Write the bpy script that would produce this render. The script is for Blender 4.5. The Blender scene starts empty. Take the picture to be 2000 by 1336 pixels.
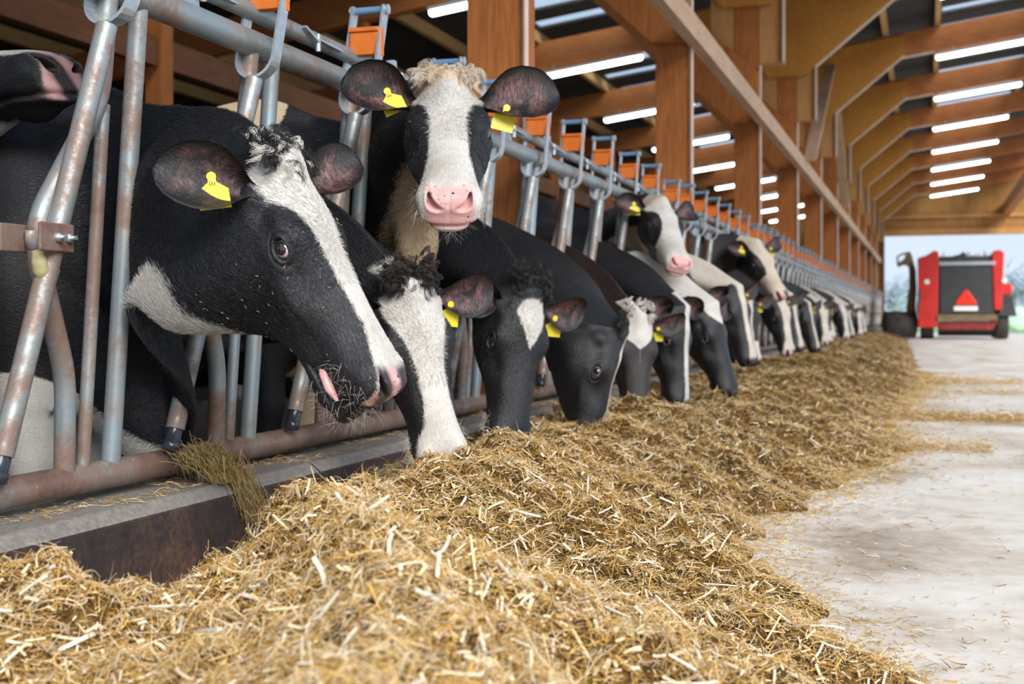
import bpy, math, random
import numpy as np
from mathutils import Vector, Matrix, Quaternion

SC = bpy.context.scene
COL = SC.collection
rng = np.random.default_rng(7)
random.seed(7)

# ---------------------------------------------------------------- camera, sky, sun, exposure
F, CX, HY = 2500.0, 1000.0, 620.0            # focal length and horizon for the 2000 x 1336 frame
TH = math.atan(808.0 / F)
CT, ST, TT = math.cos(TH), math.sin(TH), math.tan(TH)
H = 0.74                                      # camera height above the feed alley
cam_d = bpy.data.cameras.new('camera')
cam = bpy.data.objects.new('camera', cam_d)
COL.objects.link(cam)
SC.camera = cam
cam.location = (0, 0, H)
cam.rotation_euler = (math.radians(90), 0, TH)
cam_d.sensor_width = 36.0
cam_d.lens = F / 2000.0 * 36.0
cam_d.shift_y = -(668.0 - HY) / 2000.0
cam_d.clip_start = 0.05
cam_d.clip_end = 900
cam_d.dof.use_dof = True
cam_d.dof.focus_distance = 3.15
cam_d.dof.aperture_fstop = 4.2

SC.view_settings.view_transform = 'Standard'
SC.view_settings.look = 'None'
SC.view_settings.gamma = 1.0
SC.view_settings.exposure = 0.34
SC.view_settings.use_curve_mapping = False

world = bpy.data.worlds.new('overcast_sky')
SC.world = world
world.use_nodes = True
wn, wl = world.node_tree.nodes, world.node_tree.links
bg = wn['Background']
tc = wn.new('ShaderNodeTexCoord')
sx = wn.new('ShaderNodeSeparateXYZ')
wl.new(tc.outputs['Generated'], sx.inputs[0])
cr = wn.new('ShaderNodeValToRGB')
cr.color_ramp.elements[0].position = 0.0
cr.color_ramp.elements[0].color = (0.64, 0.73, 0.86, 1)
cr.color_ramp.elements[1].position = 0.6
cr.color_ramp.elements[1].color = (0.50, 0.66, 0.90, 1)
wl.new(sx.outputs['Z'], cr.inputs[0])
wl.new(cr.outputs[0], bg.inputs['Color'])
bg.inputs['Strength'].default_value = 0.95

def sun(name, energy, angle, az, el, color):
    d = bpy.data.lights.new(name, 'SUN')
    d.energy, d.angle, d.color = energy, math.radians(angle), color
    o = bpy.data.objects.new(name, d)
    COL.objects.link(o)
    a, e = math.radians(az), math.radians(el)
    v = Vector((math.cos(a) * math.cos(e), math.sin(a) * math.cos(e), math.sin(e)))  # towards the sun
    o.rotation_euler = v.to_track_quat('Z', 'Y').to_euler()
    return o
# bright hazy daylight coming in under the open right-hand eave, from behind the camera
sun('daylight', 3.9, 38, -48, 33, (1.0, 0.97, 0.93))

# ---------------------------------------------------------------- pixel <-> place
def ray(px, py):
    a, b = (px - CX) / F, (HY - py) / F
    return np.array([CT * a - ST, ST * a + CT, b])
def at_X(px, py, X):
    d = ray(px, py); t = X / d[0]; return np.array([X, d[1] * t, H + d[2] * t])
def at_Y(px, py, Y):
    d = ray(px, py); t = Y / d[1]; return np.array([d[0] * t, Y, H + d[2] * t])
def at_Z(px, py, Z):
    d = ray(px, py); t = (Z - H) / d[2]; return np.array([d[0] * t, d[1] * t, Z])
def at_D(px, py, zc):
    d = ray(px, py); return np.array([d[0] * zc, d[1] * zc, H + d[2] * zc])
def camvec(r, u, v):
    """A direction given as right / up / towards the viewer, in the world."""
    d = np.array([CT * r + ST * v, ST * r - CT * v, u], float)
    return d / np.linalg.norm(d)

# ---------------------------------------------------------------- mesh helpers
class MB:
    """Collects faces, then links them as ONE mesh object."""
    def __init__(self):
        self.v, self.f, self.m, self.s = [], [], [], []
    def add(self, vs, fs, mi=0, smooth=False):
        o = len(self.v)
        self.v += [tuple(map(float, p)) for p in vs]
        for f in fs:
            self.f.append([i + o for i in f]); self.m.append(mi); self.s.append(smooth)
    def box(self, x0, x1, y0, y1, z0, z1, mi=0, M=None):
        vs = [(x, y, z) for x in (x0, x1) for y in (y0, y1) for z in (z0, z1)]
        if M is not None: vs = [M @ Vector(p) for p in vs]
        self.add(vs, [(0, 1, 3, 2), (4, 6, 7, 5), (0, 4, 5, 1), (2, 3, 7, 6), (0, 2, 6, 4), (1, 5, 7, 3)], mi)
        return self
    def bar(self, a, b, w, h, mi=0, up=(0, 0, 1)):
        a, b = Vector(a), Vector(b); d = (b - a).normalized()
        s = d.cross(Vector(up))
        if s.length < 1e-4: s = d.cross(Vector((1, 0, 0)))
        s.normalize(); n = s.cross(d)
        vs = [p + s * (i * w / 2) + n * (j * h / 2) for p in (a, b) for i, j in ((-1, -1), (1, -1), (1, 1), (-1, 1))]
        self.add(vs, [(3, 2, 1, 0), (4, 5, 6, 7), (0, 1, 5, 4), (1, 2, 6, 5), (2, 3, 7, 6), (3, 0, 4, 7)], mi)
        return self
    def tube(self, pts, r, n=14, mi=0, cap=True, flat=1.0):
        pts = [Vector(p) for p in pts]
        rs = r if isinstance(r, (list, tuple, np.ndarray)) else [r] * len(pts)
        t = [(pts[min(i + 1, len(pts) - 1)] - pts[max(i - 1, 0)]).normalized() for i in range(len(pts))]
        s = t[0].cross(Vector((0, 0, 1)))
        if s.length < 0.05: s = t[0].cross(Vector((1, 0, 0)))
        s.normalize(); vs = []
        for i, p in enumerate(pts):
            s = (s - t[i] * s.dot(t[i])).normalized(); q = t[i].cross(s)
            for k in range(n):
                a = 2 * math.pi * k / n
                vs.append(p + (s * math.cos(a) + q * math.sin(a) * flat) * rs[i])
        fs = [(i * n + k, i * n + (k + 1) % n, (i + 1) * n + (k + 1) % n, (i + 1) * n + k)
              for i in range(len(pts) - 1) for k in range(n)]
        self.add(vs, fs, mi, True)
        if cap:
            self.add(vs[:n], [tuple(reversed(range(n)))], mi)
            self.add(vs[-n:], [tuple(range(n))], mi)
        return self
    def prism(self, poly, y0, y1, mi=0, axis='y'):
        """An outline in X-Z (or Y-Z, X-Y) pushed along the remaining axis."""
        n = len(poly)
        mk = {'y': lambda p, c: (p[0], c, p[1]), 'x': lambda p, c: (c, p[0], p[1]), 'z': lambda p, c: (p[0], p[1], c)}[axis]
        vs = [mk(p, y0) for p in poly] + [mk(p, y1) for p in poly]
        fs = [tuple(range(n)), tuple(reversed(range(n, 2 * n)))] + [(i, i + n, (i + 1) % n + n, (i + 1) % n) for i in range(n)]
        self.add(vs, fs, mi)
        return self
    def lathe(self, prof, c, ax=(0, 0, 1), n=20, mi=0, smooth=True):
        ax = Vector(ax).normalized(); c = Vector(c)
        s = ax.cross(Vector((0, 0, 1)))
        if s.length < 0.05: s = ax.cross(Vector((1, 0, 0)))
        s.normalize(); q = ax.cross(s)
        vs = [c + ax * h + (s * math.cos(2 * math.pi * k / n) + q * math.sin(2 * math.pi * k / n)) * r for r, h in prof for k in range(n)]
        fs = [(i * n + k, i * n + (k + 1) % n, (i + 1) * n + (k + 1) % n, (i + 1) * n + k) for i in range(len(prof) - 1) for k in range(n)]
        self.add(vs, fs, mi, smooth)
        self.add(vs[:n], [tuple(reversed(range(n)))], mi)
        self.add(vs[-n:], [tuple(range(n))], mi)
        return self
    def mesh(self, name, mats):
        me = bpy.data.meshes.new(name)
        me.from_pydata(self.v, [], self.f)
        for m in (mats if isinstance(mats, (list, tuple)) else [mats]): me.materials.append(m)
        me.polygons.foreach_set('material_index', self.m)
        me.polygons.foreach_set('use_smooth', self.s)
        me.update()
        import bmesh
        b = bmesh.new(); b.from_mesh(me)
        bmesh.ops.recalc_face_normals(b, faces=b.faces)
        b.to_mesh(me); b.free()
        return me
    def build(self, name, mats, parent=None, bevel=0.0, loc=None):
        o = bpy.data.objects.new(name, self.mesh(name, mats))
        COL.objects.link(o)
        if parent is not None: o.parent = parent
        if loc is not None: o.location = loc
        if bevel:
            md = o.modifiers.new('edge', 'BEVEL'); md.width = bevel; md.segments = 2; md.limit_method = 'ANGLE'
        return o

def tag(o, label=None, cat=None, group=None, kind=None):
    if label: o['label'] = label
    if cat: o['category'] = cat
    if group: o['group'] = group
    if kind: o['kind'] = kind
    return o
def empty(name, loc=(0, 0, 0), rz=0.0, parent=None):
    o = bpy.data.objects.new(name, None); COL.objects.link(o)
    o.location = loc; o.rotation_euler = (0, 0, rz); o.empty_display_size = 0.1
    if parent is not None: o.parent = parent
    return o
def copy_tree(o, parent=None):
    c = o.copy(); COL.objects.link(c)
    if parent is not None: c.parent = parent
    for ch in list(o.children): copy_tree(ch, c)
    return c
def numpy_mesh(name, verts, faces, smooth=True):
    """faces: (n,3) or (n,4) array."""
    me = bpy.data.meshes.new(name)
    nf, k = faces.shape
    me.vertices.add(len(verts)); me.vertices.foreach_set('co', verts.astype(np.float32).ravel())
    me.loops.add(nf * k); me.loops.foreach_set('vertex_index', faces.astype(np.int32).ravel())
    me.polygons.add(nf)
    me.polygons.foreach_set('loop_start', np.arange(0, nf * k, k, dtype=np.int32))
    me.polygons.foreach_set('use_smooth', np.full(nf, smooth))
    me.update(calc_edges=True)
    return me
def fattr(me, name, arr, typ='FLOAT', dom='POINT'):
    a = me.attributes.new(name, typ, dom)
    a.data.foreach_set({'FLOAT': 'value', 'FLOAT_VECTOR': 'vector', 'FLOAT_COLOR': 'color'}[typ], np.asarray(arr, np.float32).ravel())

# ---------------------------------------------------------------- materials
class NT:
    def __init__(self, name):
        self.mat = bpy.data.materials.new(name); self.mat.use_nodes = True
        self.n, self.l = self.mat.node_tree.nodes, self.mat.node_tree.links
        self.b = self.n['Principled BSDF']
    def new(self, t, **kw):
        x = self.n.new(t)
        for k, v in kw.items(): setattr(x, k, v)
        return x
    def link(self, a, b): self.l.new(a, b)
    def coord(self, scale=(1, 1, 1), kind='Object', attr=None):
        mp = self.new('ShaderNodeMapping'); mp.inputs['Scale'].default_value = scale
        if attr:
            at = self.new('ShaderNodeAttribute', attribute_name=attr); self.link(at.outputs['Vector'], mp.inputs[0])
        else:
            t = self.new('ShaderNodeTexCoord'); self.link(t.outputs[kind], mp.inputs[0])
        return mp.outputs[0]
    def noise(self, vec, scale=5, detail=4, rough=0.55, dist=0.0):
        x = self.new('ShaderNodeTexNoise'); self.link(vec, x.inputs['Vector'])
        x.inputs['Scale'].default_value = scale; x.inputs['Detail'].default_value = detail
        x.inputs['Roughness'].default_value = rough; x.inputs['Distortion'].default_value = dist
        return x.outputs['Fac']
    def ramp(self, fac, stops):
        x = self.new('ShaderNodeValToRGB'); self.link(fac, x.inputs[0]); e = x.color_ramp.elements
        while len(e) < len(stops): e.new(0.5)
        for i, (p, c) in enumerate(stops):
            e[i].position = p; e[i].color = (*c, 1) if len(c) == 3 else c
        return x.outputs[0]
    def mix(self, fac, a, b, mode='MIX'):
        x = self.new('ShaderNodeMix', data_type='RGBA', blend_type=mode)
        for s, v in ((x.inputs[0], fac), (x.inputs[6], a), (x.inputs[7], b)):
            if hasattr(v, 'is_linked'): self.link(v, s)
            elif isinstance(v, (int, float)): s.default_value = v
            else: s.default_value = (*v, 1)
        return x.outputs[2]
    def math(self, op, a, b=None, clamp=False):
        x = self.new('ShaderNodeMath', operation=op, use_clamp=clamp)
        for s, v in zip(x.inputs, (a, b)):
            if v is None: continue
            if hasattr(v, 'is_linked'): self.link(v, s)
            else: s.default_value = v
        return x.outputs[0]
    def bump(self, h, strength=0.3, dist=0.01):
        x = self.new('ShaderNodeBump'); x.inputs['Strength'].default_value = strength; x.inputs['Distance'].default_value = dist
        self.link(h, x.inputs['Height']); self.link(x.outputs[0], self.b.inputs['Normal'])
    def set(self, color=None, rough=None, metal=None, spec=None):
        for k, v in (('Base Color', color), ('Roughness', rough), ('Metallic', metal), ('Specular IOR Level', spec)):
            if v is None: continue
            if hasattr(v, 'is_linked'): self.link(v, self.b.inputs[k])
            elif isinstance(v, (tuple, list)): self.b.inputs[k].default_value = (*v, 1)
            else: self.b.inputs[k].default_value = v
        return self.mat

def simple(name, col, rough=0.5, metal=0.0, var=0.25, scale=12):
    t = NT(name); f = t.noise(t.coord(), scale, 4)
    c = t.ramp(f, [(0.25, tuple(x * (1 - var) for x in col)), (0.75, tuple(min(1, x * (1 + var)) for x in col))])
    return t.set(c, rough, metal)
def wood(name, dark, mid, light, grain=(14, 14, 1.2), rough=0.62):
    t = NT(name); v = t.coord(grain)
    f = t.noise(v, 3.0, 6, 0.65, 0.6)
    g = t.noise(t.coord((1, 1, 1)), 1.7, 3)
    k = t.math('ADD', t.math('MULTIPLY', f, 0.7), t.math('MULTIPLY', g, 0.3))
    c = t.ramp(k, [(0.3, dark), (0.5, mid), (0.72, light)])
    t.bump(f, 0.12, 0.004)
    return t.set(c, rough, 0.0, 0.35)

M = {}
M['post'] = wood('glulam_post_wood', (0.21, 0.060, 0.011), (0.37, 0.118, 0.023), (0.49, 0.185, 0.045))
M['rafter'] = wood('glulam_rafter_wood', (0.25, 0.070, 0.015), (0.40, 0.135, 0.034), (0.53, 0.21, 0.068), (1.2, 14, 14))
M['plate'] = wood('gusset_board_wood', (0.32, 0.120, 0.015), (0.45, 0.19, 0.027), (0.56, 0.26, 0.05), (5, 5, 5))
M['pale'] = wood('pale_sawn_timber', (0.34, 0.20, 0.11), (0.50, 0.33, 0.21), (0.62, 0.44, 0.31), (14, 0.8, 14))
M['purlin'] = wood('spruce_purlin_wood', (0.34, 0.19, 0.06), (0.50, 0.30, 0.11), (0.60, 0.38, 0.16), (14, 0.8, 14))
M['board'] = wood('boarding_wood', (0.20, 0.09, 0.02), (0.34, 0.16, 0.04), (0.46, 0.24, 0.07), (9, 9, 0.8))
M['darkboard'] = wood('dark_boarding_wood', (0.10, 0.035, 0.012), (0.17, 0.06, 0.02), (0.24, 0.09, 0.03), (1.0, 1.0, 9))
M['roof'] = simple('dark_roof_sheet', (0.022, 0.020, 0.018), 0.85, 0.0, 0.3, 2)
M['grey'] = simple('grey_steel_bracket', (0.42, 0.44, 0.46), 0.5, 0.6)

def steel(name, rust):
    t = NT(name)
    v = t.coord((1, 1, 1))
    a = t.noise(v, 4.5, 6, 0.62, 0.4)
    b = t.noise(v, 38, 5, 0.7)
    k = t.math('ADD', t.math('MULTIPLY', a, 0.75), t.math('MULTIPLY', b, 0.25))
    lo = 0.56 - rust
    c = t.ramp(k, [(lo - 0.10, (0.30, 0.375, 0.41)), (lo, (0.33, 0.345, 0.34)), (lo + 0.07, (0.25, 0.185, 0.15)),
                   (lo + 0.16, (0.195, 0.118, 0.09)), (lo + 0.26, (0.13, 0.075, 0.055))])
    w = t.ramp(t.noise(v, 90, 3, 0.6), [(0.66, (0, 0, 0)), (0.74, (1, 1, 1))])
    c = t.mix(t.math('MULTIPLY', w, 0.5), c, (0.62, 0.60, 0.55))
    t.bump(b, 0.22, 0.003)
    met = t.ramp(k, [(lo, (0.55, 0.55, 0.55)), (lo + 0.12, (0.05, 0.05, 0.05))])
    r = t.ramp(b, [(0.3, (0.38, 0.38, 0.38)), (0.7, (0.62, 0.62, 0.62))])
    return t.set(c, r, met)
M['galv'] = steel('galvanised_steel', 0.04)
M['galv_worn'] = steel('worn_galvanised_steel', 0.10)
M['rusty'] = steel('rusty_steel_tube', 0.19)
M['strap'] = simple('bright_zinc_strap', (0.50, 0.54, 0.57), 0.42, 0.75, 0.2, 30)
M['orange'] = simple('orange_plastic', (0.68, 0.16, 0.012), 0.5, 0, 0.15, 20)
M['blue'] = simple('blue_plastic_roller', (0.13, 0.26, 0.42), 0.45, 0, 0.15, 20)
M['black'] = simple('black_rubber', (0.015, 0.015, 0.017), 0.55)
M['bumper'] = simple('milky_yellow_rubber', (0.50, 0.44, 0.22), 0.4, 0, 0.3, 30)
M['cap'] = simple('dark_plastic_cap', (0.03, 0.035, 0.045), 0.22)
# ---------------------------------------------------------------- the barn
BAY, Y0 = 4.95, 6.36
FRAMES = [Y0 + BAY * k for k in range(-1, 11)]
YEND = 59.2
ROOF_Y0 = -1.5
def raft(X): return 5.88 + 0.137 * X          # underside of the rafters

# floor of the feed alley
t = NT('worn_concrete_floor')
v = t.coord((1, 1, 1))
a = t.noise(v, 1.3, 6, 0.62, 0.5); b = t.noise(v, 9, 6, 0.65); c_ = t.noise(v, 120, 3, 0.6)
k = t.math('ADD', t.math('MULTIPLY', a, 0.65), t.math('MULTIPLY', b, 0.35))
col = t.ramp(k, [(0.36, (0.44, 0.37, 0.29)), (0.45, (0.66, 0.585, 0.49)), (0.52, (0.78, 0.725, 0.65)), (0.64, (0.88, 0.85, 0.80))])
st = t.ramp(t.noise(t.coord((1, 1, 1)), 3.1, 5, 0.7), [(0.60, (0, 0, 0)), (0.70, (1, 1, 1))])
col = t.mix(t.math('MULTIPLY', st, 0.5), col, (0.36, 0.29, 0.22))
sp = t.ramp(c_, [(0.62, (0, 0, 0)), (0.70, (1, 1, 1))])
col = t.mix(t.math('MULTIPLY', sp, 0.25), col, (0.3, 0.27, 0.22))
t.bump(b, 0.1, 0.004)
M['floor'] = t.set(col, t.ramp(a, [(.42, (.30, .30, .30)), (.58, (.55, .55, .55))]), 0.0, 0.45)
M['cowfloor'] = simple('dark_slatted_floor', (0.07, 0.06, 0.05), 0.7)

fl = MB(); fl.add([(-1.82, -4, 0), (9, -4, 0), (9, YEND + 6, 0), (-1.82, YEND + 6, 0)], [(0, 1, 2, 3)])
tag(fl.build('floor', M['floor']), kind='structure')
fl = MB(); fl.add([(-14, -4, -0.20), (-2.1, -4, -0.14), (-2.1, YEND, -0.20), (-14, YEND, -0.20)], [(0, 1, 2, 3)])
tag(fl.build('floor_cow_side', M['cowfloor']), kind='structure')

# kerb the feed fence stands over
t = NT('kerb_concrete')
v = t.coord((1, 1, 1))
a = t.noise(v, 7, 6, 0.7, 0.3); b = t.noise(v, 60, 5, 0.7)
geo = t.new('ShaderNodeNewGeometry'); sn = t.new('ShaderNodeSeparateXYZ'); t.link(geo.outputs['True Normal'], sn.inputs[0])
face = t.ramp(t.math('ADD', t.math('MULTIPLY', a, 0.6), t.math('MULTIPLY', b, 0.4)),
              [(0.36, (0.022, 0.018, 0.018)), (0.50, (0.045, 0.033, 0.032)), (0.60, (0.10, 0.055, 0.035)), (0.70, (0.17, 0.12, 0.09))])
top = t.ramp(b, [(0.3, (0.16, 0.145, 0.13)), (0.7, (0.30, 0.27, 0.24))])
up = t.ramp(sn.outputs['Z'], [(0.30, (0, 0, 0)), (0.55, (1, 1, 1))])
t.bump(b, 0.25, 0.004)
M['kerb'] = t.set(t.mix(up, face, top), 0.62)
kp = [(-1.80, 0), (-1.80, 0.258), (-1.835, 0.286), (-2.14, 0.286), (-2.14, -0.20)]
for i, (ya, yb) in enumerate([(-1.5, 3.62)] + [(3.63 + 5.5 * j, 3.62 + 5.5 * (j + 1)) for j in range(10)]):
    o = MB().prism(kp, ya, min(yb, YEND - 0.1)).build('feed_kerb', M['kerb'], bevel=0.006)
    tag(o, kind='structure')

# roof sheets in strips, leaving two rows of roof lights
def roof_z(X): return raft(X) + 0.48 + 0.20
def roof_strip(x0, x1, y0, y1, name, mat, th=0.05, dz=0.0):
    m = MB()
    z0, z1 = roof_z(x0) + dz, roof_z(x1) + dz
    vs = [(x0, y0, z0), (x1, y0, z1), (x1, y1, z1), (x0, y1, z0)]
    m.add(vs + [(p[0], p[1], p[2] + th) for p in vs],
          [(3, 2, 1, 0), (4, 5, 6, 7), (0, 1, 5, 4), (1, 2, 6, 5), (2, 3, 7, 6), (3, 0, 4, 7)])
    return m.build(name, mat)
SKY = [(-6.3, -4.4), (0.30, 2.20)]
edges = [-14, SKY[0][0], SKY[0][1], SKY[1][0], SKY[1][1], 4.3]
for i in range(0, 5, 2):
    tag(roof_strip(edges[i], edges[i + 1], ROOF_Y0, YEND + 0.6, 'ceiling', M['roof']), kind='structure')
tp = NT('clear_roof_sheet')
tr = tp.new('ShaderNodeBsdfTransparent'); tr.inputs[0].default_value = (0.93, 0.97, 1.0, 1)
ms = tp.new('ShaderNodeMixShader'); ms.inputs[0].default_value = 0.12
tp.link(tr.outputs[0], ms.inputs[1]); tp.link(tp.b.outputs[0], ms.inputs[2]); tp.link(ms.outputs[0], tp.n['Material Output'].inputs[0])
tp.set((0.75, 0.82, 0.88), 0.3); M['clear'] = tp.mat
win = 0
for si, (xa, xb) in enumerate(SKY):
    prev = ROOF_Y0
    for y in FRAMES[1:]:
        pass
    cuts = [ROOF_Y0] + FRAMES + [YEND + 0.6]
    for a_, b_ in zip(cuts[:-1], cuts[1:]):
        if b_ - a_ < 2: 
            tag(roof_strip(xa, xb, a_, b_, 'ceiling', M['roof']), kind='structure'); continue
        g0, g1, g2, g3 = a_ + 0.9, b_ - 1.25, b_ - 0.62, b_ - 0.12
        for (p, q) in ((a_, g0), (g1, g2), (g3, b_)):
            tag(roof_strip(xa, xb, p, q, 'ceiling', M['roof']), kind='structure')
        win += 1
        tag(roof_strip(xa, xb, g0, g1, 'window_%d' % win, M['clear'], 0.01), kind='structure')
        win += 1
        tag(roof_strip(xa, xb, g2, g3, 'window_%d' % win, M['clear'], 0.01), kind='structure')

# purlins, running the length of the barn on top of the rafters
PUR = [(-12.4, 'lowest of the spruce purlins, close to the far eave behind the cows'),
       (-10.8, 'spruce roof purlin second up from the eave behind the cows'),
       (-9.2, 'spruce roof purlin third up from the eave behind the cows'),
       (-7.7, 'spruce roof purlin above the inner row of posts behind the cows'),
       (-6.4, 'spruce purlin on the lower edge of the roof lights behind the fence'),
       (-4.3, 'spruce purlin on the upper edge of the roof lights behind the fence'),
       (-2.15, 'spruce roof purlin over the line of posts at the feed fence'),
       (-0.75, 'spruce roof purlin between the fence posts and the alley lamps'),
       (0.22, 'spruce purlin on the lower edge of the roof lights above the alley'),
       (2.28, 'spruce purlin on the upper edge of the roof lights above the alley'),
       (3.9, 'spruce roof purlin highest up, along the open side of the alley')]
for X, lab in PUR:
    z = raft(X) + 0.48
    o = MB().box(X - 0.05, X + 0.05, ROOF_Y0 + 0.1, YEND, z, z + 0.195).build('roof_purlin', M['purlin'])
    tag(o, lab, 'purlin', 'roof purlins')

# timber frames: post, cheek blocks, knee brace, gusset board and the two rafters
ORD = ['nearest of all', 'first and nearest', 'second', 'third', 'fourth', 'fifth', 'sixth', 'seventh', 'eighth', 'ninth', 'tenth', 'farthest']
def rafter_mb(x0, x1, y0, y1):
    m = MB(); h = 0.48
    m.prism([(x0, raft(x0)), (x1, raft(x1)), (x1, raft(x1) + h), (x0, raft(x0) + h)], y0, y1)
    return m
def make_frame():
    f = empty('timber_frame')
    MB().box(-2.306, -2.0, 0, 0.23, -0.20, 6.0).build('post', M['post'], f, 0.006)
    MB().box(-2.60, -2.312, 0.0, 0.22, 3.93, 5.95).build('cheek_block', M['pale_post'], f, 0.005)
    MB().box(-1.994, -1.70, 0.0, 0.22, 3.93, 5.95).build('cheek_block', M['pale_post'], f, 0.005)
    MB().prism([(-2.58, 4.80), (-2.45, 4.65), (-1.85, 4.65), (-1.70, 4.80), (-0.40, 5.86), (-0.40, 6.24), (-3.9, 5.78), (-3.9, 5.35)],
               -0.065, -0.004).build('gusset_board', M['plate'], f, 0.004)
    MB().prism([(-2.31, 3.17), (-1.985, 3.17), (-1.985, 3.80), (-3.75, 5.36), (-4.55, 5.25)], -0.16, -0.068).build('knee_brace', M['post'], f, 0.005)
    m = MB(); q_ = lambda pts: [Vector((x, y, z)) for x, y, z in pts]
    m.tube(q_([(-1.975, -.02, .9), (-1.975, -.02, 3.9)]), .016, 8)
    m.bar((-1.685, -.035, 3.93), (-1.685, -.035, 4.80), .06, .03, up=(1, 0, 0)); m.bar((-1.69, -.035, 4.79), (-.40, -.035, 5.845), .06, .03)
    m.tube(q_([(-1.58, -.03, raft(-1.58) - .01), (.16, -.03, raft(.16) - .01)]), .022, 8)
    m.build('lit_edge_conduit', M['strip'], f)  # pale colour stands in for light caught on board edges; tubes double as conduit
    rafter_mb(-1.69, 4.2, 0.0, 0.20).build('rafter', M['rafter'], f, 0.005)
    rafter_mb(-13.6, -2.61, 0.0, 0.20).build('rafter', M['rafter'], f, 0.005)
    b = MB(); z = raft(-1.62)
    b.box(-1.698, -1.60, -0.012, 0.0, z - 0.02, z + 0.5); b.box(-1.698, -1.60, -0.012, 0.21, z - 0.025, z - 0.005)
    b.build('steel_shoe', M['grey'], f)
    MB().box(-7.6, -7.4, 0.0, 0.2, -0.20, raft(-7.5)).build('inner_post', M['post'], f, 0.005)
    return f
M['pale_post'] = wood('light_block_wood', (0.34, 0.15, 0.04), (0.47, 0.23, 0.075), (0.56, 0.31, 0.12))
M['strip'] = simple('pale_lit_edge_conduit', (0.62, 0.47, 0.38), 0.5, 0, .12, 3)
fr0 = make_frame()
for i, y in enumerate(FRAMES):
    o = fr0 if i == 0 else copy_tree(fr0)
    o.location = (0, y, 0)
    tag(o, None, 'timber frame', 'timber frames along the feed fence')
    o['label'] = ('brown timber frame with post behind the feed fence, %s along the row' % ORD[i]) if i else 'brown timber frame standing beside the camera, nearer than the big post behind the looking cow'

# long pale timber fixed to the posts, and the wind braces above it
X0 = -1.93
tag(MB().box(X0 - 0.055, X0 + 0.055, 2.0, YEND - 0.05, 3.13, 3.34).build('longitudinal_timber', M['pale'], bevel=0.004),
    'long pale timber running along the posts above the feed fence', 'beam')
tag(MB().bar((-1.80, 21.4, 3.32), (-1.80, 26.05, 5.70), 0.06, 0.2, up=(1, 0, 0)).build('wind_brace', M['pale'], bevel=0.004),
    'pale slanting wind brace rising from the long timber to the fifth frame', 'brace', 'wind braces')
tag(MB().bar((-1.80, 26.45, 5.70), (-1.80, 31.0, 3.32), 0.06, 0.2, up=(1, 0, 0)).build('wind_brace', M['pale'], bevel=0.004),
    'pale slanting wind brace falling from the fifth frame back to the long timber', 'brace', 'wind braces')
tag(MB().box(-7.56, -7.44, 0.5, YEND - 0.1, 3.3, 3.6).build('tie_beam', M['darkboard']), 'horizontal wooden tie beam along the inner posts behind the cows', 'beam')
tag(MB().box(-7.37, -7.32, 0.5, YEND - 0.1, 1.5, 1.72).build('partition_rail', M['darkboard']), 'horizontal board rail on the inner posts behind the cows', 'rail')
# beam and far posts on the open right-hand side
tag(MB().box(3.15, 3.45, 8.0, YEND - 0.05, 5.15, 5.62).build('eaves_beam', M['post']), 'dark heavy eaves beam along the open right-hand side of the alley', 'beam')

# walls
tag(MB().box(-13.75, -13.6, ROOF_Y0, YEND, -0.02, roof_z(-13.7)).build('wall_left', M['darkboard']), kind='structure')
w = MB()
w.box(-13.6, -1.84, YEND, YEND + 0.12, -0.02, 3.9)
w.prism([(-13.6, 3.9), (-1.84, 3.9), (-1.84, roof_z(-1.84)), (-13.6, roof_z(-13.6))], YEND, YEND + 0.12)
w.prism([(-1.84, 4.34), (4.4, 4.34), (4.4, roof_z(4.3)), (-1.84, roof_z(-1.84))], YEND, YEND + 0.12)
w.box(4.4, 9.0, YEND, YEND + 0.12, 0, 6.6)
tag(w.build('wall_back', M['board']), kind='structure')
tag(MB().box(-1.84, 4.4, YEND - 0.14, YEND, 4.34, 4.62).box(-1.84, 4.4, YEND - 0.1, YEND, 5.1, 5.24).build('trim_1', M['pale_post']), kind='structure')
d = MB(); d.box(-1.86, -1.74, YEND - 0.1, YEND + 0.12, 0, 4.34); d.box(4.3, 4.42, YEND - 0.1, YEND + 0.12, 0, 4.34)
tag(d.build('door_1', M['darkboard']), kind='structure')

# strip lamps under the rafters
lm = NT('fluorescent_tube_glow')
lm.b.inputs['Emission Color'].default_value = (0.93, 1.0, 0.95, 1); lm.b.inputs['Emission Strength'].default_value = 7.0
lm.set((0.9, 0.9, 0.9), 0.4); M['lamp'] = lm.mat
M['lampbody'] = simple('white_lamp_housing', (0.6, 0.6, 0.58), 0.5, 0, 0.05)
def make_lamp():
    L = 1.9
    o = empty('strip_lamp')
    m = MB(); m.box(-L / 2, L / 2, -0.06, 0.06, 0.0, 0.05); m.build('housing', M['lampbody'], o, 0.008)
    m = MB(); m.tube([(-L / 2 + .01, 0, -0.025), (-L / 2 + .04, 0, -0.025), (L / 2 - .04, 0, -0.025), (L / 2 - .01, 0, -0.025)], [0.03, 0.052, 0.052, 0.03], 14); m.build('diffuser', M['lamp'], o)
    for s in (-0.6, 0.6):
        MB().box(s - 0.01, s + 0.01, -0.01, 0.01, 0.05, 0.13).build('hanger', M['grey'], o)
    return o
lamp0 = make_lamp(); first = True
for i, y in enumerate(FRAMES):
    for X, side in ((1.12, 'over the alley'), (-5.45, 'over the cows')):
        if y < 15: continue
        o = lamp0 if first else copy_tree(lamp0); first = False
        o.location = (X, y - 0.14, raft(X) - 0.13); o.rotation_euler = (0, -math.atan(0.137), 0)
        tag(o, None, 'lamp', 'strip lamps ' + side)
        o['label'] = 'white strip lamp %s, at the %s frame' % (side, ORD[i])

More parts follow.
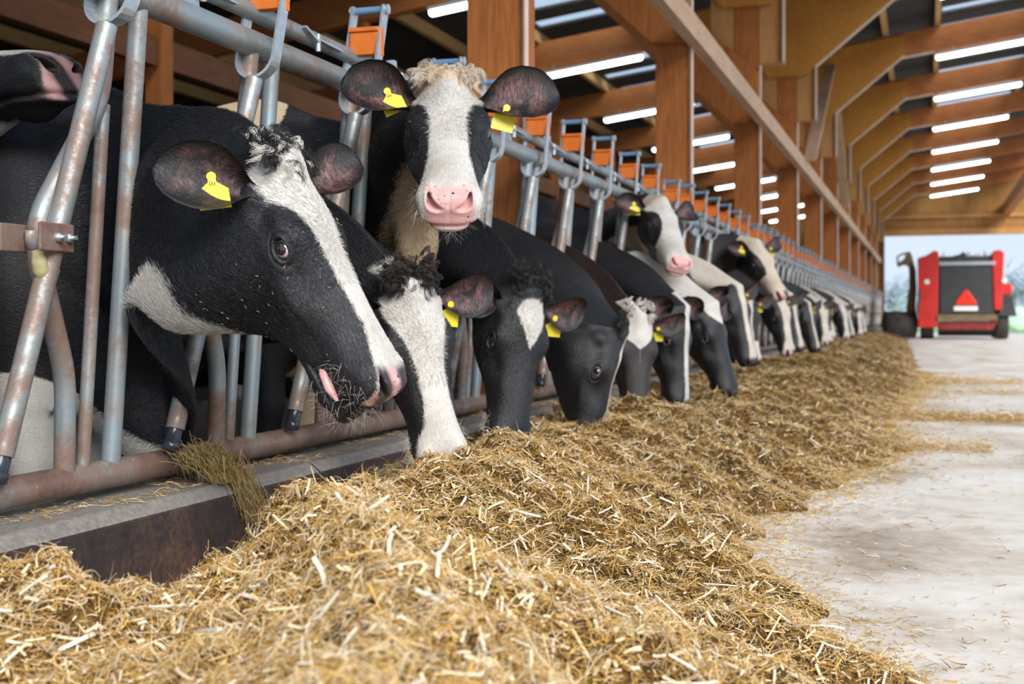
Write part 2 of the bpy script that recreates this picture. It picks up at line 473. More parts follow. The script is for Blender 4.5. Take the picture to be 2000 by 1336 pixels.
# outside, beyond the far door
t = NT('grass_field'); f = t.noise(t.coord(), 0.8, 5); M['grassy'] = t.set(t.ramp(f, [(0.3, (0.20, 0.30, 0.13)), (0.7, (0.36, 0.46, 0.24))]), 0.9)
g = MB(); g.add([(-150, YEND + 6, -0.03), (150, YEND + 6, -0.03), (150, 260, -0.03), (-150, 260, -0.03)], [(0, 1, 2, 3)])
tag(g.build('field', M['grassy']), kind='structure')
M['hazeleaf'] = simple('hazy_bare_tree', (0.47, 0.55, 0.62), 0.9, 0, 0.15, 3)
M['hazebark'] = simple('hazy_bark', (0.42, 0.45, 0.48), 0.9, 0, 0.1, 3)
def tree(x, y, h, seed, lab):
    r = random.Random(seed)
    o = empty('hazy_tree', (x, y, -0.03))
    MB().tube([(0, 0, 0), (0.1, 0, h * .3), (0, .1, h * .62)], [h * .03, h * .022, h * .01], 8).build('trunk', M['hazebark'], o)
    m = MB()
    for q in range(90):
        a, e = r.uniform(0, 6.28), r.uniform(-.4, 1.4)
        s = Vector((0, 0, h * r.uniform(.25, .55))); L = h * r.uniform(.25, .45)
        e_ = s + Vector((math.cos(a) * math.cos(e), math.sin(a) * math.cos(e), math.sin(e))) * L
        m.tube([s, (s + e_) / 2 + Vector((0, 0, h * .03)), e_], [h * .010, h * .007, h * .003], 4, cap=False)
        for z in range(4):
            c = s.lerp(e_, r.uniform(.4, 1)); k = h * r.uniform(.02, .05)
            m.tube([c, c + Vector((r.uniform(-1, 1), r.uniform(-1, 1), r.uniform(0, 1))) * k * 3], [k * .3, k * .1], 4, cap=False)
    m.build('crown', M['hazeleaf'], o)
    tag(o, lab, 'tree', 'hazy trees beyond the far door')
for j, (px, D, h, lab) in enumerate([(1746, 120, 5.5, 'pale hazy tree at the left edge of the far door opening'), (1772, 135, 6.0, 'pale hazy tree behind the loader arm of the red wagon'),
                                (1812, 140, 5.0, 'pale hazy tree hidden low behind the red wagon'), (1985, 118, 6.5, 'bare hazy tree right of the red wagon'), (2020, 130, 7.5, 'bare hazy tree farthest right beyond the door')]):
    p = at_D(px, 640, D); tree(p[0], p[1], h, j, lab)
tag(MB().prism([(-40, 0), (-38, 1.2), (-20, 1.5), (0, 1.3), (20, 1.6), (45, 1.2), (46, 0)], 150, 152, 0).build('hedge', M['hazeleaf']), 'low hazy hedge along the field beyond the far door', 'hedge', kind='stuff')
# ---------------------------------------------------------------- self-locking feed fence
XT, ZT, XB, ZB = -1.889, 1.547, -1.974, 0.344
def fx(z): return XB + (XT - XB) * (z - ZB) / (ZT - ZB)      # the fence leans a little over the feed
PITCH, NST = 0.69, 7
PLEN = PITCH * NST
def fp(y, z, dx=0.0): return (fx(z) + dx, y, z)
def bend(pts, r=0.07, n=5):
    """Round the corners of a polyline."""
    pts = [Vector(p) for p in pts]; out = [pts[0]]
    for a, b, c in zip(pts[:-2], pts[1:-1], pts[2:]):
        p, q = b + (a - b).normalized() * r, b + (c - b).normalized() * r
        for i in range(n + 1):
            t = i / n; out.append(p * (1 - t) ** 2 + b * 2 * t * (1 - t) + q * t * t)
    return out + [pts[-1]]
def make_lever(parent, y, tilt, mats):
    """Swinging neck lever with its fork, roller, lock block and end cap; origin at the pivot."""
    zp = 0.93
    piv = Vector((fx(zp) + 0.045, y - 0.165, zp))
    lv = MB()
    def L(yy, zz, dx=0.0): return Vector((fx(zp + zz) - fx(zp) + dx, yy, zz))
    lv.tube([L(-0.135, -0.49), L(0.165, 0.50)], 0.0255, 16)
    o = lv.build('neck_lever', M['galv_worn'], parent, loc=piv); o.rotation_euler = (tilt, 0, 0)
    fk = MB(); b = L(0.168, 0.50)
    w = 0.058
    arc = [(-w * math.cos(a_), .066 - .062 * math.sin(a_)) for a_ in [math.pi * i / 14 for i in range(15)]]
    prof = [(-w, 0.40), (-w, 0.12)] + arc + [(w, 0.12), (w, 0.40)]
    q = []
    for i, (x, z) in enumerate(prof):
        x2, z2 = prof[min(i + 1, len(prof) - 1)]; x1, z1 = prof[max(i - 1, 0)]
        n = Vector((z2 - z1, 0, -(x2 - x1))).normalized()
        yl = 0.30 * z
        q.append((Vector((b.x + x, b.y + yl, b.z + z)), n))
    vs, fs = [], []
    hw, th = 0.024, 0.004
    for p, n in q:
        vs += [p + Vector((0, -hw, 0)) + n * th, p + Vector((0, hw, 0)) + n * th, p + Vector((0, hw, 0)) - n * th, p + Vector((0, -hw, 0)) - n * th]
    for i in range(len(q) - 1):
        a = 4 * i
        fs += [(a + j, a + (j + 1) % 4, a + 4 + (j + 1) % 4, a + 4 + j) for j in range(4)]
    fs += [(3, 2, 1, 0), (len(vs) - 4, len(vs) - 3, len(vs) - 2, len(vs) - 1)]
    fk.add(vs, fs, 0)
    fk.build('fork', M['strap'], o)
    t = Vector((b.x, b.y + 0.115, b.z + 0.385))
    MB().lathe([(0.013, -w), (0.013, w)], t, (1, 0, 0), 14).build('roller', M['blue'], o)
    MB().lathe([(0.018, -w - 0.014), (0.018, -w - 0.002)], t, (1, 0, 0), 12).lathe([(0.018, w + 0.002), (0.018, w + 0.014)], t, (1, 0, 0), 12).build('bolt_head', M['strap'], o)
    c = Vector((b.x, b.y + 0.083, b.z + 0.265))
    bl = MB(); bl.box(c.x - w + 0.006, c.x + w - 0.006, c.y - 0.02, c.y + 0.02, c.z - 0.045, c.z + 0.035)
    bl.box(c.x - w + 0.002, c.x + w - 0.002, c.y - 0.028, c.y + 0.028, c.z + 0.035, c.z + 0.05)
    bl.box(c.x + w + 0.001, c.x + w + 0.006, c.y - 0.012, c.y + 0.012, c.z - 0.05, c.z + 0.05)
    bl.build('lock_block', M['orange'], o, 0.003)
    e = L(-0.135, -0.49); d = (L(-0.135, -0.49) - L(0.165, 0.5)).normalized()
    MB().lathe([(0.021, 0.0), (0.021, 0.035), (0.024, 0.037), (0.024, 0.058), (0.018, 0.062)], e, d, 18).build('end_cap', M['cap'], o)
    return o
def make_panel(first=False):
    p = empty('feed_fence_panel')
    MB().tube([fp(0, ZT), fp(PLEN, ZT)], 0.039, 24).build('top_rail', M['galv'], p)
    MB().tube([(XT - 0.016, 0, 1.648), (XT - 0.016, PLEN, 1.648)], 0.0265, 20).build('lock_rail', M['galv'], p)
    MB().tube([fp(0, ZB), fp(PLEN, ZB)], 0.0365, 24).build('bottom_rail', M['rusty'], p)
    for y in (0.03, PLEN - 0.03):
        for z, r, nm in ((ZT, 0.046, 'rail_clamp'), (ZB, 0.043, 'rail_clamp')):
            m = MB(); m.lathe([(r, -0.035), (r, 0.035)], fp(y, z), (0, 1, 0), 20)
            if z == ZB: m.box(fx(z) - 0.012, fx(z) + 0.012, y - 0.03, y + 0.03, 0.286, z - 0.03)
            m.build(nm, M['galv_worn'], p)
    for y in (0.26, 1.64, 3.02, 4.4):
        MB().bar(fp(y, ZT + 0.02, -0.008), (XT - 0.014, y, 1.70), 0.03, 0.03).build('rail_bracket', M['strap'], p)
    for j in range(NST):
        y = 0.52 + PITCH * j
        w = rng.uniform(-1, 1, 4)
        # latch under the lock rail
        m = MB(); m.bar((XT + 0.012, y - 0.25, 1.642), (XT + 0.022, y - 0.08, 1.632), 0.018, 0.006); m.bar((XT + 0.012, y - 0.34, 1.66), (XT + 0.014, y - 0.25, 1.63), 0.03, 0.008)
        m.tube([(XT + 0.02, y - 0.245, 1.60), (XT + 0.02, y - 0.245, 1.655)], 0.009, 8)
        m.build('latch', M['strap'], p)
        knee = bend([fp(y + 0.048, ZT), fp(y + 0.040, 1.27), fp(y - 0.165, 0.96), fp(y - 0.155, 0.88), fp(y - 0.028, 0.60), fp(y - 0.008, ZB)], 0.06)
        kb = MB().tube(knee, 0.0255, 16).build('neck_bar', M['galv_worn'], p)
        # pivot plates, bolts and rubber stops where the lever hangs on the knee
        c = Vector(fp(y - 0.165, 0.92))
        pl = MB(); pl.box(c.x - 0.034, c.x - 0.026, c.y - 0.085, c.y + 0.035, c.z - 0.032, c.z + 0.032); pl.box(c.x + 0.072, c.x + 0.080, c.y - 0.085, c.y + 0.035, c.z - 0.032, c.z + 0.032)
        pl.box(c.x - 0.03, c.x + 0.076, c.y + 0.027, c.y + 0.035, c.z - 0.032, c.z + 0.032)
        pl.build('pivot_plate', M['rusty'], kb, 0.004)
        bt = MB()
        for dy in (-0.028, 0.008):
            bt.lathe([(0.010, 0.0), (0.010, 0.012), (0.005, 0.012), (0.005, 0.026)], (c.x + 0.08, c.y + dy, c.z), (1, 0, 0), 10)
        bt.build('bolt', M['strap'], kb)
        rb = MB()
        for dy, s in ((-0.045, -0.3), (0.006, 0.05)):
            rb.lathe([(0.012, 0.0), (0.017, -0.02), (0.019, -0.045), (0.014, -0.062), (0.005, -0.068)], (c.x + 0.040, c.y + dy, c.z - 0.030), (0, s, 1), 12)
        rb.build('rubber_stop', M['bumper'], kb)
        MB().tube([fp(y + 0.055, 1.26), fp(y + 0.060, ZB)], 0.017, 12).build('support_bar', M['galv_worn'], p)
        MB().tube([fp(y + 0.176 + 0.004 * w[0], ZT - 0.02), fp(y + 0.174, ZB)], 0.0245, 16).build('upright_bar', M['galv'], p)
        make_lever(p, y, 0.03 * w[1] + (0.0 if j != 4 else -0.12), None)
    return p
pan0 = make_panel()
PORD = ['first and nearest', 'second', 'third', 'fourth', 'fifth', 'sixth', 'seventh', 'eighth', 'ninth', 'tenth', 'eleventh', 'twelfth and farthest']
for i in range(12):
    o = pan0 if i == 0 else copy_tree(pan0)
    o.location = (0, 1.40 + PLEN * i, 0)
    tag(o, 'grey tubular steel feed fence panel with orange locks, %s in the row' % PORD[i], 'feed fence', 'feed fence panels')
# ---------------------------------------------------------------- the cow: one continuous surface grown from an implicit body
NX, NZ = 0.62, 1.18          # head joint in the straight rest pose; head space starts here
HZ0 = NZ + 0.10              # forehead line
def sstep(a, b, x):
    t = np.clip((x - a) / (b - a), 0, 1); return t * t * (3 - 2 * t)
def smin(a, b, k):
    h = np.clip(0.5 + 0.5 * (b - a) / k, 0, 1)
    return b + (a - b) * h - k * h * (1 - h)
def smax(a, b, k): return -smin(-a, -b, k)
def ell(p, c, r, rot=None):
    q = [p[0] - c[0], p[1] - c[1], p[2] - c[2]]
    if rot is not None:      # rotation about y (pitch), then z (yaw)
        cp, sp = math.cos(rot[0]), math.sin(rot[0]); cy, sy = math.cos(rot[1]), math.sin(rot[1])
        x, y = q[0] * cy + q[1] * sy, -q[0] * sy + q[1] * cy
        q = [x * cp + q[2] * sp, y, -x * sp + q[2] * cp]
    k0 = np.sqrt((q[0] / r[0]) ** 2 + (q[1] / r[1]) ** 2 + (q[2] / r[2]) ** 2)
    k1 = np.sqrt((q[0] / r[0] ** 2) ** 2 + (q[1] / r[1] ** 2) ** 2 + (q[2] / r[2] ** 2) ** 2) + 1e-9
    return k0 * (k0 - 1) / k1
def cone(p, a, b, ra, rb, fy=1.0):
    ax = [b[i] - a[i] for i in range(3)]; L2 = sum(c * c for c in ax)
    q = [p[i] - a[i] for i in range(3)]
    t = np.clip((q[0] * ax[0] + q[1] * ax[1] + q[2] * ax[2]) / L2, 0, 1)
    return np.sqrt((q[0] - ax[0] * t) ** 2 + ((q[1] - ax[1] * t) * fy) ** 2 + (q[2] - ax[2] * t) ** 2) - (ra + (rb - ra) * t)
def loft(p, tab, n=2.6, e0=0.05, e1=0.03, sm_=13):
    """tab rows: x, z top, z bottom, half-width top / middle / bottom."""
    tab = np.array(tab); X = tab[:, 0]
    f = lambda c: np.interp(p[0], X, tab[:, c])
    def sm(c):               # smooth interpolation through the table
        xs = np.linspace(X[0], X[-1], 200); ys = np.interp(xs, X, tab[:, c])
        kk = np.hanning(sm_ + 2)[1:-1]; kk /= kk.sum(); yp = np.convolve(np.pad(ys, sm_ // 2, 'edge'), kk, 'valid')
        return np.interp(p[0], xs, yp)
    zt, zb, wt, wm, wb = sm(1), sm(2), sm(3), sm(4), sm(5)
    zc, hh = (zt + zb) / 2, (zt - zb) / 2
    t = (p[2] - zc) / hh
    tq = np.clip(t, -1.2, 1.2)
    W = wm + (wt - wb) / 1.5 * tq + ((wt + wb) / 2 - wm) / 0.5625 * tq * tq
    W = np.maximum(W, 0.012)
    ex = np.maximum(p[0] - X[-1], 0) / e1 + np.maximum(X[0] - p[0], 0) / e0
    g = (np.abs(p[1]) / W) ** n + np.abs(t) ** n + ex ** 2
    return (g ** (1 / n) - 1) * np.minimum(W, hh) * 0.9

HEAD = [  # x, top, bottom, width top, mid, bottom  (head space)
    (-0.10, -0.030, -0.22, 0.060, 0.085, 0.060),
    (-0.02, -0.004, -0.226, 0.078, 0.094, 0.066),
    (0.05, 0.008, -0.246, 0.100, 0.102, 0.071),
    (0.12, 0.014, -0.262, 0.113, 0.109, 0.075),
    (0.18, 0.012, -0.262, 0.112, 0.110, 0.075),
    (0.24, 0.002, -0.242, 0.097, 0.103, 0.068),
    (0.30, -0.006, -0.214, 0.079, 0.090, 0.058),
    (0.36, -0.012, -0.188, 0.068, 0.077, 0.052),
    (0.42, -0.016, -0.172, 0.065, 0.072, 0.052),
    (0.47, -0.020, -0.165, 0.073, 0.078, 0.056),
    (0.505, -0.028, -0.158, 0.077, 0.080, 0.056),
    (0.530, -0.042, -0.146, 0.070, 0.073, 0.050)]
EYE = (0.185, 0.100, -0.054)
def axis(segs):
    out = [np.arange(a, b, s) for a, b, s in segs]; return np.concatenate(out + [[segs[-1][1]]]).astype(np.float32)

def canonical(h, hb, mouth=0.0):
    gx = axis([(-1.86, -0.16, hb), (-0.16, 0.50, (h + hb) / 2), (0.50, 1.20, h)])
    gy = axis([(-0.46, -0.15, hb), (-0.15, 0.15, h), (0.15, 0.46, hb)])
    gz = axis([(-0.04, 0.985, hb), (0.985, 1.325, h), (1.325, 1.60, hb)])
    Fd = np.full((len(gx), len(gy), len(gz)), 0.6, np.float32)
    def sl(lo, hi, g): return slice(max(0, np.searchsorted(g, lo) - 1), min(len(g), np.searchsorted(g, hi) + 1))
    def put(fn, bb, k=0.0, sub=False):
        s = (sl(bb[0] - k - .02, bb[1] + k + .02, gx), sl(bb[2] - k - .02, bb[3] + k + .02, gy), sl(bb[4] - k - .02, bb[5] + k + .02, gz))
        p = [gx[s[0]][:, None, None], gy[s[1]][None, :, None], gz[s[2]][None, None, :]]
        d = fn(p)
        A = Fd[s]
        if sub: Fd[s] = smax(A, -d, k) if k > 0 else np.maximum(A, -d)
        else: Fd[s] = smin(A, d, k) if k > 0 else np.minimum(A, d)
    def E(c, r, k, sub=False, rot=None):
        m = max(r) if rot else None
        bb = [c[0] - (m or r[0]), c[0] + (m or r[0]), c[1] - (m or r[1]), c[1] + (m or r[1]), c[2] - (m or r[2]), c[2] + (m or r[2])]
        put(lambda p: ell(p, c, r, rot), bb, k, sub)
    def C(a, b, ra, rb, k, fy=1.0, sub=False):
        R = max(ra, rb)
        bb = [min(a[0], b[0]) - R, max(a[0], b[0]) + R, min(a[1], b[1]) - R, max(a[1], b[1]) + R, min(a[2], b[2]) - R, max(a[2], b[2]) + R]
        put(lambda p: cone(p, a, b, ra, rb, fy), bb, k, sub)
    # trunk
    E((-0.80, 0, 0.97), (0.82, 0.275, 0.41), 0.0)
    E((-0.18, 0, 1.00), (0.40, 0.235, 0.42), 0.12)
    E((-1.38, 0, 1.10), (0.36, 0.245, 0.33), 0.12)
    C((-0.22, 0, 1.37), (-1.45, 0, 1.36), 0.075, 0.07, 0.12)
    E((0.05, 0, 0.80), (0.17, 0.11, 0.18), 0.12)
    for s in (-1, 1):
        C((-0.14, s * .17, .92), (-0.10, s * .155, .47), .115, .062, .08)
        C((-0.10, s * .155, .47), (-0.11, s * .15, .12), .056, .040, .03)
        C((-0.09, s * .15, .05), (-0.06, s * .15, .00), .052, .062, .03)
        E((-1.30, s * .17, .92), (.24, .13, .34), .08)
        C((-1.20, s * .18, .72), (-1.46, s * .17, .50), .105, .055, .06)
        C((-1.46, s * .17, .50), (-1.42, s * .165, .10), .052, .042, .03)
        C((-1.40, s * .165, .05), (-1.36, s * .165, .00), .052, .062, .03)
        E((-0.12, s * .20, 1.02), (.17, .09, .26), .07)
        E((-1.52, s * .15, 1.30), (.10, .06, .07), .05)
    E((-1.08, 0, .58), (.20, .14, .13), .06)
    C((-1.70, 0, 1.28), (-1.76, 0, .60), .032, .020, .04)
    C((-1.76, 0, .60), (-1.76, 0, .34), .03, .045, .03)
    # neck
    NECK = [(-0.30, 1.40, 0.72, 0.10, 0.20, 0.15), (-0.05, 1.41, 0.76, 0.085, 0.17, 0.12), (0.12, 1.385, 0.81, 0.072, 0.135, 0.088),
            (0.30, 1.35, 0.89, 0.062, 0.112, 0.068), (0.46, 1.315, 0.965, 0.060, 0.098, 0.060), (0.62, 1.285, 1.035, 0.064, 0.088, 0.060), (0.72, 1.27, 1.04, 0.07, 0.088, 0.06)]
    put(lambda p: loft(p, NECK, 2.3, .1, .05, 61), (-0.45, 0.80, -.24, .24, .68, 1.46), 0.10)
    C((.66, 0, 1.045), (.36, 0, .905), .040, .055, .07)                            # dewlap
    C((.36, 0, .905), (.10, 0, .74), .055, .085, .07)
    # head
    O = lambda x, y, z: (NX + x, y, HZ0 + z)
    hp = lambda p: [p[0] - NX, p[1], p[2] - HZ0]
    put(lambda p: loft(hp(p), HEAD, 2.7, .06, .022, 23), (NX - .18, NX + .57, -.16, .16, HZ0 - .29, HZ0 + .05), 0.035)
    # modelled relief on the head: bulges, hollows, lids, nostrils, mouth
    s_ = (sl(NX - .12, 1.25, gx), sl(-.2, .2, gy), sl(HZ0 - .32, HZ0 + .08, gz))
    X, Y, Z = gx[s_[0]][:, None, None] - NX, np.abs(gy[s_[1]])[None, :, None], gz[s_[2]][None, None, :] - HZ0
    D = Fd[s_].copy()
    def G(c, sg): return np.exp(-((X - c[0]) / sg[0]) ** 2 - ((Y - c[1]) / sg[1]) ** 2 - ((Z - c[2]) / sg[2]) ** 2)
    for c, sg, A in [((.000, 0, .00), (.045, .07, .04), .012), ((.168, .098, -.024), (.05, .035, .030), .015),
                     ((.195, .105, -.085), (.040, .04, .020), .006), ((.14, .09, -.175), (.075, .06, .06), .011),
                     ((.28, .085, -.112), (.065, .05, .017), .006), ((.265, .085, -.060), (.045, .04, .024), -.007),
                     ((.300, .075, -.160), (.05, .05, .030), -.005), ((.500, .060, -.056), (.030, .035, .028), .008),
                     ((.455, .078, -.095), (.050, .04, .026), .005), ((.475, 0, -.165), (.040, .06, .022), .007),
                     ((.395, 0, -.182), (.03, .05, .02), -.005), ((.215, 0, .005), (.06, .06, .03), -.004),
                     ((.045, .105, -.055), (.028, .03, .032), .012), ((.100, .105, -.060), (.028, .03, .020), -.006),
                     ((.345, .070, -.035), (.050, .03, .02), .003), ((.08, .085, -.21), (.04, .05, .05), .006),
                     ((.025, .09, -.14), (.03, .05, .06), -.008)]:
        D -= A * G(c, sg)
    # eyes
    ct, st = math.cos(.30), math.sin(.30)
    ex, ez = X - EYE[0], Z - EYE[2]
    u, w = ex * ct + ez * -st, ex * st + ez * ct
    w = np.where(w > 0, w / .0150, w / .0135)
    rho = np.sqrt((u / .0235) ** 2 + w ** 2)
    side = sstep(.06, .085, Y)
    i = np.argmin(abs(gx[s_[0]] - NX - EYE[0])); k = np.argmin(abs(gz[s_[2]] - HZ0 - EYE[2])); col_ = D[i, :, k]
    ys = gy[s_[1]]; pos = np.where((ys[:-1] > 0) & (col_[:-1] < 0) & (col_[1:] >= 0))[0][0]
    eye_y = float(ys[pos] + (ys[pos + 1] - ys[pos]) * (-col_[pos]) / (col_[pos + 1] - col_[pos]))
    D -= .0050 * np.exp(-((rho - 1.22) / .30) ** 2) * side
    D -= .0014 * np.exp(-((rho - 2.05) / .28) ** 2) * side
    D += .0016 * np.exp(-((rho - 1.66) / .13) ** 2) * side
    D += .0010 * np.exp(-((rho - 2.5) / .16) ** 2) * side * sstep(-.2, .6, -w)
    D += .020 * sstep(1.02, .80, rho) * side
    # nostrils
    cn, sn_ = math.cos(.75), math.sin(.75)
    ny, nz = Y - .043, Z + .064
    n1, n2 = ny * cn + nz * sn_, -ny * sn_ + nz * cn
    n2 = n2 - 14 * n1 * n1
    rn = np.sqrt((n1 / .0235) ** 2 + (n2 / .0105) ** 2)
    fx_ = sstep(.470, .500, X)
    D -= .0035 * np.exp(-((rn - 1.45) / .35) ** 2) * fx_
    D += .026 * sstep(1.10, .55, rn) * fx_
    # mouth, lips and the groove under the nose
    zm = -.123 + .10 * (X - .5) ** 2 - .010 * sstep(.46, .38, X)
    D += (.0085 * np.exp(-((Z - zm) / .0045) ** 2) - .0022 * np.exp(-((Z - zm - .013) / .007) ** 2) - .003 * np.exp(-((Z - zm + .013) / .008) ** 2)) * sstep(.385, .415, X)
    D += .0025 * np.exp(-(Y / .003) ** 2) * sstep(.515, .53, X) * sstep(-.122, -.112, Z)
    Fd[s_] = D
    # surface nets
    S = Fd < 0
    def verts_of():
        nx, ny, nz = Fd.shape
        c = [S[i:nx - 1 + i, j:ny - 1 + j, k:nz - 1 + k] for i in (0, 1) for j in (0, 1) for k in (0, 1)]
        any_, all_ = np.logical_or.reduce(c), np.logical_and.reduce(c)
        act = any_ & ~all_
        idx = np.argwhere(act)
        I, J, K = idx.T
        acc = np.zeros((len(idx), 3)); cnt = np.zeros(len(idx))
        G = (gx, gy, gz)
        corners = [(i, j, k) for i in (0, 1) for j in (0, 1) for k in (0, 1)]
        for a in corners:
            for ax_ in range(3):
                if a[ax_]: continue
                b = list(a); b[ax_] = 1
                fa = Fd[I + a[0], J + a[1], K + a[2]]; fb = Fd[I + b[0], J + b[1], K + b[2]]
                m = (fa < 0) != (fb < 0)
                t = np.where(m, fa / np.where(m, fa - fb, 1), 0)
                pa = np.stack([gx[I + a[0]], gy[J + a[1]], gz[K + a[2]]], 1).astype(float); pb = np.stack([gx[I + b[0]], gy[J + b[1]], gz[K + b[2]]], 1)
                acc += np.where(m[:, None], pa + (pb - pa) * t[:, None], 0); cnt += m
        return idx, acc / cnt[:, None], act
    idx, V, act = verts_of()
    vid = np.full(act.shape, -1, np.int64); vid[act] = np.arange(len(idx))
    Q = []
    for ax_ in range(3):
        o1, o2 = [(1, 2), (2, 0), (0, 1)][ax_]
        lo = [slice(1, -1)] * 3; lo[ax_] = slice(0, -1); hi = list(lo); hi[ax_] = slice(1, None)
        a, b = S[tuple(lo)], S[tuple(hi)]
        e = np.argwhere(a != b); flip = a[a != b]
        off = np.array([1, 1, 1]); off[ax_] = 0
        base = e + off
        d1, d2 = np.zeros(3, int), np.zeros(3, int); d1[o1] = 1; d2[o2] = 1
        q = np.stack([vid[tuple((base - d1 * u - d2 * v).T)] for u, v in ((0, 0), (1, 0), (1, 1), (0, 1))], 1)
        q[~flip] = q[~flip][:, ::-1]
        Q.append(q)
    Q = np.concatenate(Q)
    # light smoothing of the lattice
    E_ = np.concatenate([Q[:, [0, 1]], Q[:, [1, 2]], Q[:, [2, 3]], Q[:, [3, 0]]])
    deg = np.bincount(E_.ravel(), minlength=len(V))[:, None]
    for lam in (0.5, 0.5, -0.35, 0.5):
        acc = np.stack([np.bincount(E_[:, 0], V[E_[:, 1], c], len(V)) + np.bincount(E_[:, 1], V[E_[:, 0], c], len(V)) for c in range(3)], 1)
        V = V + lam * (acc / deg - V)
    return V, Q, eye_y

def ear_mesh(L=0.205, W=0.082, nu=26, nv=17):
    """Cupped ear in its own frame: length along x, opening towards z."""
    U = np.linspace(0, 1, nu); Vv = np.linspace(-1, 1, nv)
    w = W * np.interp(U, [0, .1, .25, .45, .62, .78, .9, .96, 1], [.40, .50, .78, 1.0, 1.0, .88, .66, .44, .08])
    A = np.radians(np.interp(U, [0, .15, .35, .6, 1], [150, 120, 80, 62, 50]))
    r = w / A
    P, kin, uu = [], [], []
    for layer in (0, 1):
        for i in range(nu):
            th = 0.0045 * (1 - 0.75 * U[i]) * layer
            for v in Vv:
                ph = v * A[i]
                rr = r[i] - th * (1 - abs(v) ** 6)
                lift = 0.010 * math.sin(math.pi * U[i]) - 0.035 * max(0, U[i] - .45) ** 2
                P.append((U[i] * L, rr * math.sin(ph), r[i] - rr * math.cos(ph) + lift)); kin.append(layer * max(0, 1 - v * v * 1.15)); uu.append(U[i])
    Q = []
    n = nu * nv
    for i in range(nu - 1):
        for j in range(nv - 1):
            a = i * nv + j
            Q.append((a, a + nv, a + nv + 1, a + 1)); Q.append((n + a, n + a + 1, n + a + nv + 1, n + a + nv))
    for i in range(nu - 1):
        a = i * nv; Q.append((a, n + a, n + a + nv, a + nv)); b = a + nv - 1; Q.append((b, b + nv, n + b + nv, n + b))
    for j in range(nv - 1):
        a = (nu - 1) * nv + j; Q.append((a, n + a, n + a + 1, a + 1))
    return np.array(P), np.array(Q), np.array(kin), np.array(uu)

def qmat(R): return Matrix([list(map(float, r)) for r in R]).to_quaternion()
def frame(d, n):
    d = d / np.linalg.norm(d); n = n - d * n.dot(d); n /= np.linalg.norm(n)
    return np.stack([d, np.cross(n, d), n], 1)

class Pose:
    def __init__(s, neck, yaw, poll, d, n, scale=1.0, pitch=0.0, bow=0.42, late=0.0):
        """neck: world place of the neck base; poll: world place of the forelock; d, n: muzzle and forehead directions."""
        s.k = scale
        cy, sy, cp, sp = math.cos(yaw), math.sin(yaw), math.cos(pitch), math.sin(pitch)
        s.Rb = np.array([[cy, -sy, 0], [sy, cy, 0], [0, 0, 1]]) @ np.array([[cp, 0, -sp], [0, 1, 0], [sp, 0, cp]])
        s.Rh = frame(np.array(d, float), np.array(n, float))
        s.Pb = np.array(neck, float)
        s.Pj = np.array(poll, float) - s.Rh @ np.array([.02, 0, .12]) * scale
        ch = s.Pj - s.Pb; L = np.linalg.norm(ch); ch /= L
        T = s.Rh[:, 0] * (0.55 - .4 * late) + ch; T /= np.linalg.norm(T)
        B0 = s.Rb[:, 0] + ch * 0.5; B0 /= np.linalg.norm(B0)
        s.B = [s.Pb, s.Pb + B0 * L * bow * .8, s.Pj - T * L * bow, s.Pj]
        up = s.Rb[:, 2] + s.Rh[:, 2] * (0.6 - .55 * late); bt = .5 + .22 * late
        tm = s.bez(np.array([bt + .05]))[1][0]
        s.Rm = frame(tm, up)
        s.q = [qmat(s.Rb), qmat(s.Rm), qmat(s.Rh)]
        s.tab = []
        for i in range(65):
            t = i / 64
            if t < bt: q = s.q[0].slerp(s.q[1], float(sstep(0, bt, t)))
            else: q = s.q[1].slerp(s.q[2], float(sstep(bt, 1.0, t)) * .9 + .1 * (t - bt) / (1 - bt))
            s.tab.append(np.array(q.to_matrix()))
        s.tab = np.array(s.tab)
    def bez(s, t):
        a, b, c, d = s.B; t = t[:, None]
        P = a * (1 - t) ** 3 + 3 * b * t * (1 - t) ** 2 + 3 * c * t * t * (1 - t) + d * t ** 3
        D = 3 * (b - a) * (1 - t) ** 2 + 6 * (c - b) * t * (1 - t) + 3 * (d - c) * t * t
        return P, D / np.linalg.norm(D, axis=1)[:, None]
    def __call__(s, V):
        """Rest-pose points to the world."""
        k = s.k
        t = np.clip(V[:, 0] / NX, 0, 1)
        t = t * sstep(.70, .98, V[:, 2] + .25 * t)
        R = s.rot(t)
        C, _ = s.bez(t)
        dx = np.where(t >= 1, V[:, 0] - NX, np.where(V[:, 0] < 0, V[:, 0], V[:, 0] - t * NX))
        loc = np.stack([dx, V[:, 1], V[:, 2] - NZ], 1) * k
        out = C + np.einsum('nij,nj->ni', R, loc)
        return out
    def rot(s, t):
        i = np.clip(t * 64, 0, 63.999).astype(int); f = (t * 64 - i)[:, None, None]
        return s.tab[i] * (1 - f) + s.tab[np.minimum(i + 1, 64)] * f
    def head(s, x, y, z): return s.Pj + s.Rh @ (np.array([x, y, z + .10]) * s.k)

